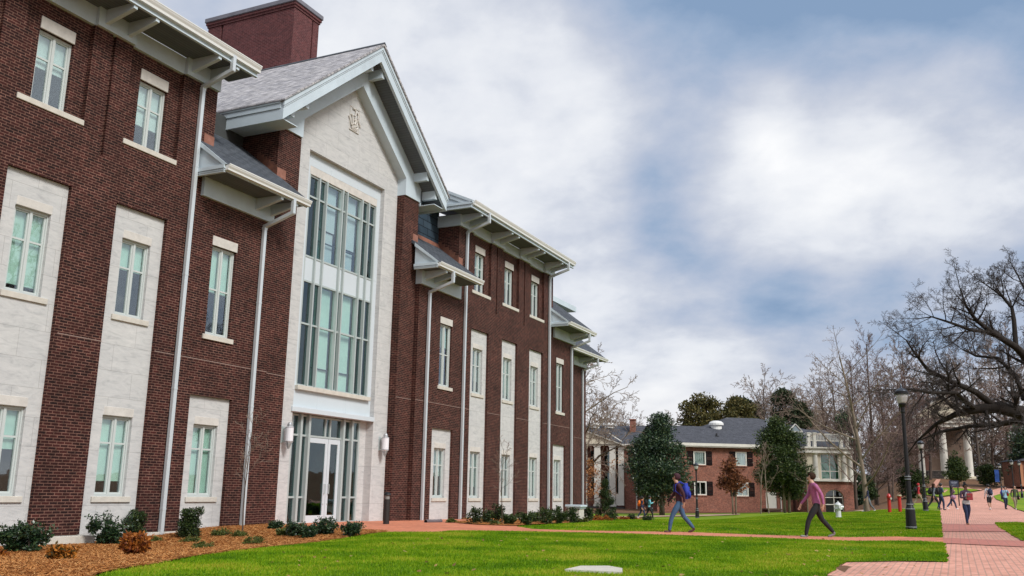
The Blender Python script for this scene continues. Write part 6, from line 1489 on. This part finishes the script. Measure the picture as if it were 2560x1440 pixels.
# ------------------------------------------------------------------ people
SKIN = [plain('light_skin', (.50, .29, .21), .5), plain('brown_skin', (.24, .12, .075), .5), plain('tan_skin', (.40, .22, .15), .5)]
HAIR = plain('black_hair', (.012, .009, .008), .45); HAIR2 = plain('brown_hair', (.035, .017, .010), .8, spec=.15); DARK = plain('dark_eyes', (.01, .01, .01), .3); LIPS = plain('lips', (.28, .10, .09), .5)
def cloth(name, c, var=.25): return plain(name, c, .85, var=var, vscale=14, bump=.3, bscale=30)
def person(px, d, h, face, label, shirt, pants, shoes, skin=0, hair='short', hairm=None, stride=.5, phase=1, arms='swing', sleeves='long', legs='long', lean=.04, feet=None, collar=None):
    """standing or walking figure; body is one skinned surface coloured by garment"""
    p = feet or vdist(px, d); root = empty('person', p, face, label, 'person')
    k = h / 1.70
    J = {}; E = []; lab = {}
    def j(n, x, y, z, r, ry=None): J[n] = (Vector((x, y, z)), r, ry or r)
    def e(a, b, l): E.append((a, b)); lab[(a, b)] = l
    # local frame: +y forward, +x right
    A = stride * .5; f = lean
    j('pelvis', 0, 0, .93, .135, .105); j('waist', 0, .01 + f * .2, 1.06, .145, .11); j('chest', 0, .01 + f * .8, 1.24, .168, .122); j('upper', 0, .0 + f * 1.2, 1.37, .13, .085); j('neck', 0, .01 + f * 1.5, 1.455, .055, .055); j('head0', 0, .025 + f * 1.6, 1.53, .068, .078); j('head1', 0, .03 + f * 1.7, 1.60, .080, .095); j('head2', 0, .015 + f * 1.7, 1.665, .055, .07)
    for a, b, l in (('pelvis', 'waist', 'shirt'), ('waist', 'chest', 'shirt'), ('chest', 'upper', 'shirt'), ('upper', 'neck', 'skin'), ('neck', 'head0', 'skin'), ('head0', 'head1', 'skin'), ('head1', 'head2', 'skin')): e(a, b, l)
    j('nose', 0, .125 + f * 1.65, 1.575, .014); e('head0', 'nose', 'skin')
    for s, sx in (('L', -1), ('R', 1)):
        ph = phase * sx * A                                   # leg swing, opposite arm
        j('ear' + s, sx * .082, .02 + f * 1.65, 1.58, .016); e('head1', 'ear' + s, 'skin')
        hipy = 0; ky = ph * .55 + (.05 if stride else 0); fy = ph * 1.0 - (.05 if ph < 0 else 0); lift = .07 if ph < 0 else 0
        j('hip' + s, sx * .085, hipy, .86, .098, .1); j('thigh' + s, sx * .09, ky * .5 + .012, .68, .098); j('knee' + s, sx * .088, ky, .48, .068); j('calf' + s, sx * .088, ky * .5 + fy * .5 - .012, .33, .066); j('ankle' + s, sx * .085, fy - .02, .09 + lift, .047)
        j('heel' + s, sx * .085, fy - .05, .045 + lift, .040); j('toe' + s, sx * .095, fy + .14, .036 + (0 if ph < 0 else .02 * (ph > .05)), .036, .03)
        for a, b, l in (('pelvis', 'hip' + s, 'pants'), ('hip' + s, 'thigh' + s, 'pants'), ('thigh' + s, 'knee' + s, 'pants'), ('knee' + s, 'calf' + s, 'shin'), ('calf' + s, 'ankle' + s, 'shin'), ('ankle' + s, 'heel' + s, 'shoe'), ('heel' + s, 'toe' + s, 'shoe')): e(a, b, l)
        j('sh' + s, sx * .185, f * 1.15, 1.375, .062); e('upper', 'sh' + s, 'shirt')
        m_ = arms if isinstance(arms, str) else arms[0 if s == 'L' else 1]
        if m_ == 'hold': el = (sx * .235, .02 + f, 1.12); wr = (sx * .10, .24 + f, 1.16); hd = (sx * .03, .26 + f, 1.18)
        elif m_ == 'phone': el = (sx * .23, .05 + f, 1.13); wr = (sx * .12, .27 + f, 1.22); hd = (sx * .10, .33 + f, 1.27)
        elif m_ == 'face': el = (sx * .22, .14 + f, 1.18); wr = (sx * .10, .20 + f, 1.42); hd = (sx * .07, .19 + f, 1.50)
        elif m_ == 'strap': el = (sx * .25, .02 + f, 1.13); wr = (sx * .14, .16 + f, 1.26); hd = (sx * .11, .15 + f, 1.31)
        else:
            sw = -ph * .55; el = (sx * .235, sw * .5 + f - .03, 1.12); wr = (sx * .235, sw * 1.1 + f + .06, .88); hd = (sx * .228, sw * 1.15 + f + .09, .80)
        j('el' + s, *el, .052); j('wr' + s, *wr, .034); j('palm' + s, *hd, .034, .020)
        e('sh' + s, 'el' + s, 'shirt' if sleeves else 'skin'); e('el' + s, 'wr' + s, 'shirt' if sleeves == 'long' else 'skin'); e('wr' + s, 'palm' + s, 'skin')
        dv_ = (Vector(hd) - Vector(wr)).normalized(); sd_ = dv_.cross(Vector((sx, 0, 0))); sd_ = sd_.normalized() if sd_.length > .1 else Vector((0, 0, 1))
        for q in range(4):
            off = sd_ * (.026 * (q - 1.5) / 1.5); b0 = Vector(hd) + dv_ * .03 + off; ln = (.055, .068, .064, .048)[q]
            c1 = b0 + dv_ * ln * .6; c2 = c1 + (dv_ * .7 + Vector((-sx * .7, 0, 0))).normalized() * ln * .5
            j(f'f{s}{q}a', *c1, .0085); j(f'f{s}{q}b', *c2, .007); e('palm' + s, f'f{s}{q}a', 'skin'); e(f'f{s}{q}a', f'f{s}{q}b', 'skin')
        t1 = Vector(hd) + sd_ * .04 + dv_ * .01; t2 = t1 + (dv_ + sd_ * .4).normalized() * .035
        j(f't{s}a', *t1, .010); j(f't{s}b', *t2, .008); e('palm' + s, f't{s}a', 'skin'); e(f't{s}a', f't{s}b', 'skin')
    names = list(J); ix = {n: i for i, n in enumerate(names)}
    me = bpy.data.meshes.new('body'); me.from_pydata([J[n][0] * k for n in names], [(ix[a], ix[b]) for a, b in E], [])
    tmp = bpy.data.objects.new('tmp', me); COL.objects.link(tmp)
    md = tmp.modifiers.new('s', 'SKIN'); md.use_smooth_shade = True; md.branch_smoothing = .6
    sv = me.skin_vertices[0].data
    for n in names: sv[ix[n]].radius = (J[n][1] * k, J[n][2] * k)
    sv[ix['pelvis']].use_root = True
    ss = tmp.modifiers.new('ss', 'SUBSURF'); ss.levels = 1; ss.render_levels = 1
    dg = bpy.context.evaluated_depsgraph_get(); me2 = bpy.data.meshes.new_from_object(tmp.evaluated_get(dg))
    bpy.data.objects.remove(tmp); me2.name = 'body'
    cols = {'skin': SKIN[skin], 'shirt': shirt, 'pants': pants, 'shoe': shoes}; keys = list(cols)
    me2.materials.clear()
    for q in keys: me2.materials.append(cols[q])
    seg = [(J[a][0] * k, J[b][0] * k, lab[(a, b)]) for a, b in E]
    for pl in me2.polygons:
        c = pl.center; best = 9; bl = 'shirt'
        for a, b, l in seg:
            ab = b - a; t = max(0, min(1, (c - a).dot(ab) / max(1e-9, ab.length_squared))); q = (c - (a + ab * t)).length
            if q < best: best = q; bl = l
        if bl == 'shin': bl = 'pants' if legs == 'long' else 'skin'
        if bl == 'skin' and 1.36 * k < c.z < 1.425 * k and abs(c.x) > .03 * k: bl = 'shirt'
        if bl == 'pants' and c.z > .90 * k: bl = 'shirt'
        pl.material_index = keys.index(bl); pl.use_smooth = True
    o = bpy.data.objects.new('body', me2); COL.objects.link(o); o.parent = root
    hm = hairm or HAIR; hy_ = f * 1.7
    bm = bmesh.new(); bmesh.ops.create_icosphere(bm, subdivisions=3, radius=1); rg = random.Random(int(px))
    for v in bm.verts:
        q = v.co.copy(); g_ = 1 + rg.gauss(0, .025); v.co = Vector((q.x * .098 * g_, -.004 + hy_ + q.y * .118 * g_, 1.615 + q.z * .105 * g_))
        if q.y > .25 and q.z < .45: v.co.y = min(v.co.y, .055 + hy_); v.co.z = max(v.co.z, 1.655) if q.y > .5 else v.co.z
        if hair == 'long' and q.z < 0 and q.y < .35: v.co.z -= .26 * min(1, -q.z * 1.6) * (1 if q.y < .1 else .6); v.co.x *= 1.08; v.co.y -= .01
    if hair == 'bun': bmesh.ops.create_icosphere(bm, subdivisions=2, radius=.055, matrix=Matrix.Translation((0, -.03 + hy_, 1.735)))
    m = MB(); m.frombm(bm, Matrix.Diagonal((k, k, k, 1)))
    if hair == 'hood':
        build('hood', m, shirt, root, smooth=True, local=True, uv=False)
    else: build('hair', m, hm, root, smooth=True, local=True, uv=False)
    m = MB()
    for s in (-1, 1): m.ball((s * .032 * k, (.108 + hy_) * k, 1.602 * k), .011 * k, .007 * k, .008 * k, sub=1)
    build('eyes', m, DARK, root, local=True, uv=False)
    m = MB(); m.ball((0, (.104 + hy_) * k, 1.527 * k), .022 * k, .008 * k, .008 * k, sub=1); build('mouth', m, LIPS, root, local=True, uv=False)
    if collar is not None:
        m = MB(); m.lathe([(.128, .84), (.150, .86), (.150, .94), (.142, 1.0)], (0, 0, 0), 14); build('shirt_hem', m, collar, root, local=True, uv=False)
    return root, k, p
def bag(info, c, label, back=True, side=0, name='backpack'):
    """backpack resting on a person's back, or a bag hung at one side"""
    root, k, p = info; r = empty(name, p, root.rotation_euler.z, label, 'backpack' if name == 'backpack' else 'bag')
    m = MB(); bm = bmesh.new(); bmesh.ops.create_cube(bm, size=1); bmesh.ops.bevel(bm, geom=bm.edges[:], offset=.22, segments=3, affect='EDGES')
    T = Matrix.Translation((side * .27 * k, (-.19 if back else 0) * k, (1.20 if back else .86) * k)) @ Matrix.Diagonal((.30 * k, .20 * k, .46 * k, 1) if back else (.14 * k, .34 * k, .30 * k, 1)); m.frombm(bm, T)
    build('pack', m, c, r, smooth=True, local=True, uv=False)
    m = MB()
    if back:
        bm = bmesh.new(); bmesh.ops.create_cube(bm, size=1); bmesh.ops.bevel(bm, geom=bm.edges[:], offset=.2, segments=2, affect='EDGES'); m.frombm(bm, Matrix.Translation((0, -.29 * k, 1.10 * k)) @ Matrix.Diagonal((.22 * k, .09 * k, .22 * k, 1))); build('pocket', m, c, r, smooth=True, local=True, uv=False); m = MB()
        for s in (-1, 1): m.tube([(s * .11 * k, -.13 * k, 1.40 * k), (s * .12 * k, -.02 * k, 1.47 * k), (s * .13 * k, .12 * k, 1.38 * k), (s * .14 * k, .13 * k, 1.2 * k), (s * .15 * k, -.08 * k, 1.04 * k)], .018 * k, 5)
    else: m.tube([(side * .27 * k, .1 * k, 1.0 * k), (side * .22 * k, .04, 1.42 * k), (side * .27 * k, -.1 * k, 1.0 * k)], .015 * k, 5)
    build('strap', m, c, r, smooth=True, local=True, uv=False); return r
BASE = math.atan2(RY, RX)            # local +x to picture right: the figure looks away from the camera
LEFT, RIGHT, TOW, AWAY = BASE + PI / 2, BASE - PI / 2, BASE + PI, BASE
blk = cloth('black_cloth', (.012, .012, .014)); navy = cloth('navy_cloth', (.014, .020, .055)); jean = cloth('blue_denim', (.045, .10, .19)); jeand = cloth('dark_denim', (.018, .032, .085)); white = cloth('white_cloth', (.66, .68, .72), .08); wsh = plain('white_shoes', (.7, .7, .72), .5); dsh = plain('dark_shoes', (.02, .018, .018), .5)
khaki = cloth('khaki_cloth', (.26, .21, .14)); greyc = cloth('grey_cloth', (.13, .15, .17)); red = cloth('red_cloth', (.40, .022, .03)); olive = cloth('olive_cloth', (.055, .065, .04)); maroon = cloth('maroon_knit', (.045, .010, .018)); pink = cloth('pink_purple_knit', (.36, .11, .24)); cyan = cloth('light_blue_cloth', (.18, .52, .62)); plaid = cloth('purple_plaid', (.16, .10, .17), .6); orange = cloth('orange_cloth', (.75, .17, .012), .1); blue = cloth('bright_blue_cloth', (.02, .04, .34), .15)
q = G(1700, 1334)
a = person(1700, 0, 1.72, LEFT, 'walking person in maroon hoodie and blue jeans on the brick path', maroon, jean, plain('brown_boots', (.07, .022, .02), .5), 2, 'hood', None, 0.68, -1, 'swing', 'long', 'long', .04, feet=q); bag(a, blue, 'bright blue backpack on the person in the maroon hoodie')
q = G(2046, 1346)
person(2046, 0, 1.74, LEFT, 'striding person in pink purple top and black trousers on the brick path', pink, blk, plain('grey_shoes', (.18, .17, .17), .5), 0, 'short', HAIR2, 0.74, -1, 'swing', 'long', 'long', .06, feet=q)
a = person(2414, 39.5, 1.68, TOW, 'woman walking towards us in plaid shirt and dark jeans holding books', plaid, jeand, plain('tan_shoes', (.30, .16, .09), .5), 1, 'bun', None, .32, 1, ('hold', 'hold'), 'long', 'long', .02, collar=white)
root, k, p = a
m = MB(); m.ball((0, .04, 1.2), .10, .105, .2); build('white_top', m, white, root, smooth=True, local=True, uv=False)
m = MB()
r = empty('book', p, TOW, 'red book with white edge hugged by the woman in the plaid shirt', 'book'); m.bevbox(-.17, .07, .235, .285, 1.02, 1.30, .008); build('cover', m, plain('red_book_cover', (.38, .03, .045), .5), r, local=True, uv=False); m = MB(); m.box(-.165, .065, .24, .28, 1.302, 1.315); build('pages', m, white, r, local=True, uv=False)
a = person(2473, 66, 1.76, AWAY, 'man in white shirt and black shorts seen from behind on the walk', white, blk, wsh, 2, 'short', None, .2, 1, 'swing', 'long', 'short', .02); bag(a, navy, 'dark blue backpack on the man in the white shirt')
a = person(1604, 73, 1.66, RIGHT, 'dark dressed person behind the light blue one near the house', navy, jeand, wsh, 2, 'short', None, .5, 1); bag(a, orange, 'bright orange backpack near the brick house')
a = person(1622, 71, 1.72, RIGHT, 'person in light blue shirt and black trousers walking by the house', cyan, blk, dsh, 1, 'short', None, .6, 1, ('phone', 'phone')); bag(a, blk, 'black backpack on the person in light blue')
person(2170, 66, 1.76, LEFT, 'person in navy jacket and grey track pants by the pale bare tree', navy, greyc, wsh, 2, 'short', None, .6, 1)
a = person(2296, 73, 1.72, RIGHT, 'person in a red hoodie and khaki trousers beyond the lamps', red, khaki, dsh, 2, 'hood', None, .6, 1); bag(a, blk, 'black pack on the person in the red hoodie')
a = person(2334, 65, 1.74, RIGHT, 'woman in grey top and black leggings mid stride near the second lamp', greyc, blk, dsh, 0, 'long', HAIR2, .7, 1, ('face', 'swing')); bag(a, blk, 'large black bag on the back of the woman in grey')
a = person(2352, 63, 1.76, RIGHT, 'man in blue t-shirt and blue jeans looking at his hand', cloth('slate_blue_cloth', (.05, .085, .13)), jeand, dsh, 0, 'short', None, .25, 1, ('phone', 'phone'), 'short'); bag(a, blk, 'black teal backpack on the man in the blue t-shirt')
a = person(2379, 66, 1.66, RIGHT, 'small figure in dark patterned top and jeans stepping out on the walk', cloth('mauve_cloth', (.09, .06, .075), .5), jeand, wsh, 0, 'long', None, .7, -1, ('strap', 'strap')); bag(a, plain('white_purple_bag', (.30, .16, .26), .6), 'white and purple bag on the figure in the patterned top', False, 1, 'shoulder_bag')
a = person(2513, 70, 1.66, TOW, 'person in light blue top with a red and blue jacket beside the walk', cloth('pale_blue_cloth', (.30, .50, .66)), navy, dsh, 2, 'short', None, .2, 1, ('face', 'face'))
root, k, p = a; m = MB()
for s, c in ((-1, red), (1, cloth('royal_blue_cloth', (.03, .05, .26)))):
    m = MB(); m.tube([(s * .19, .0, 1.39), (s * .24, -.02, 1.2), (s * .20, -.02, .98)], [.075, .09, .08], 8); build('jacket_side', m, c, root, smooth=True, local=True, uv=False)
a = person(2537, 69, 1.76, TOW, 'person in olive jacket and khaki trousers at the right edge of the walk', olive, khaki, wsh, 0, 'short', None, .3, 1); bag(a, blk, 'black bag carried low by the person in the olive jacket', False, -1, 'hand_bag')
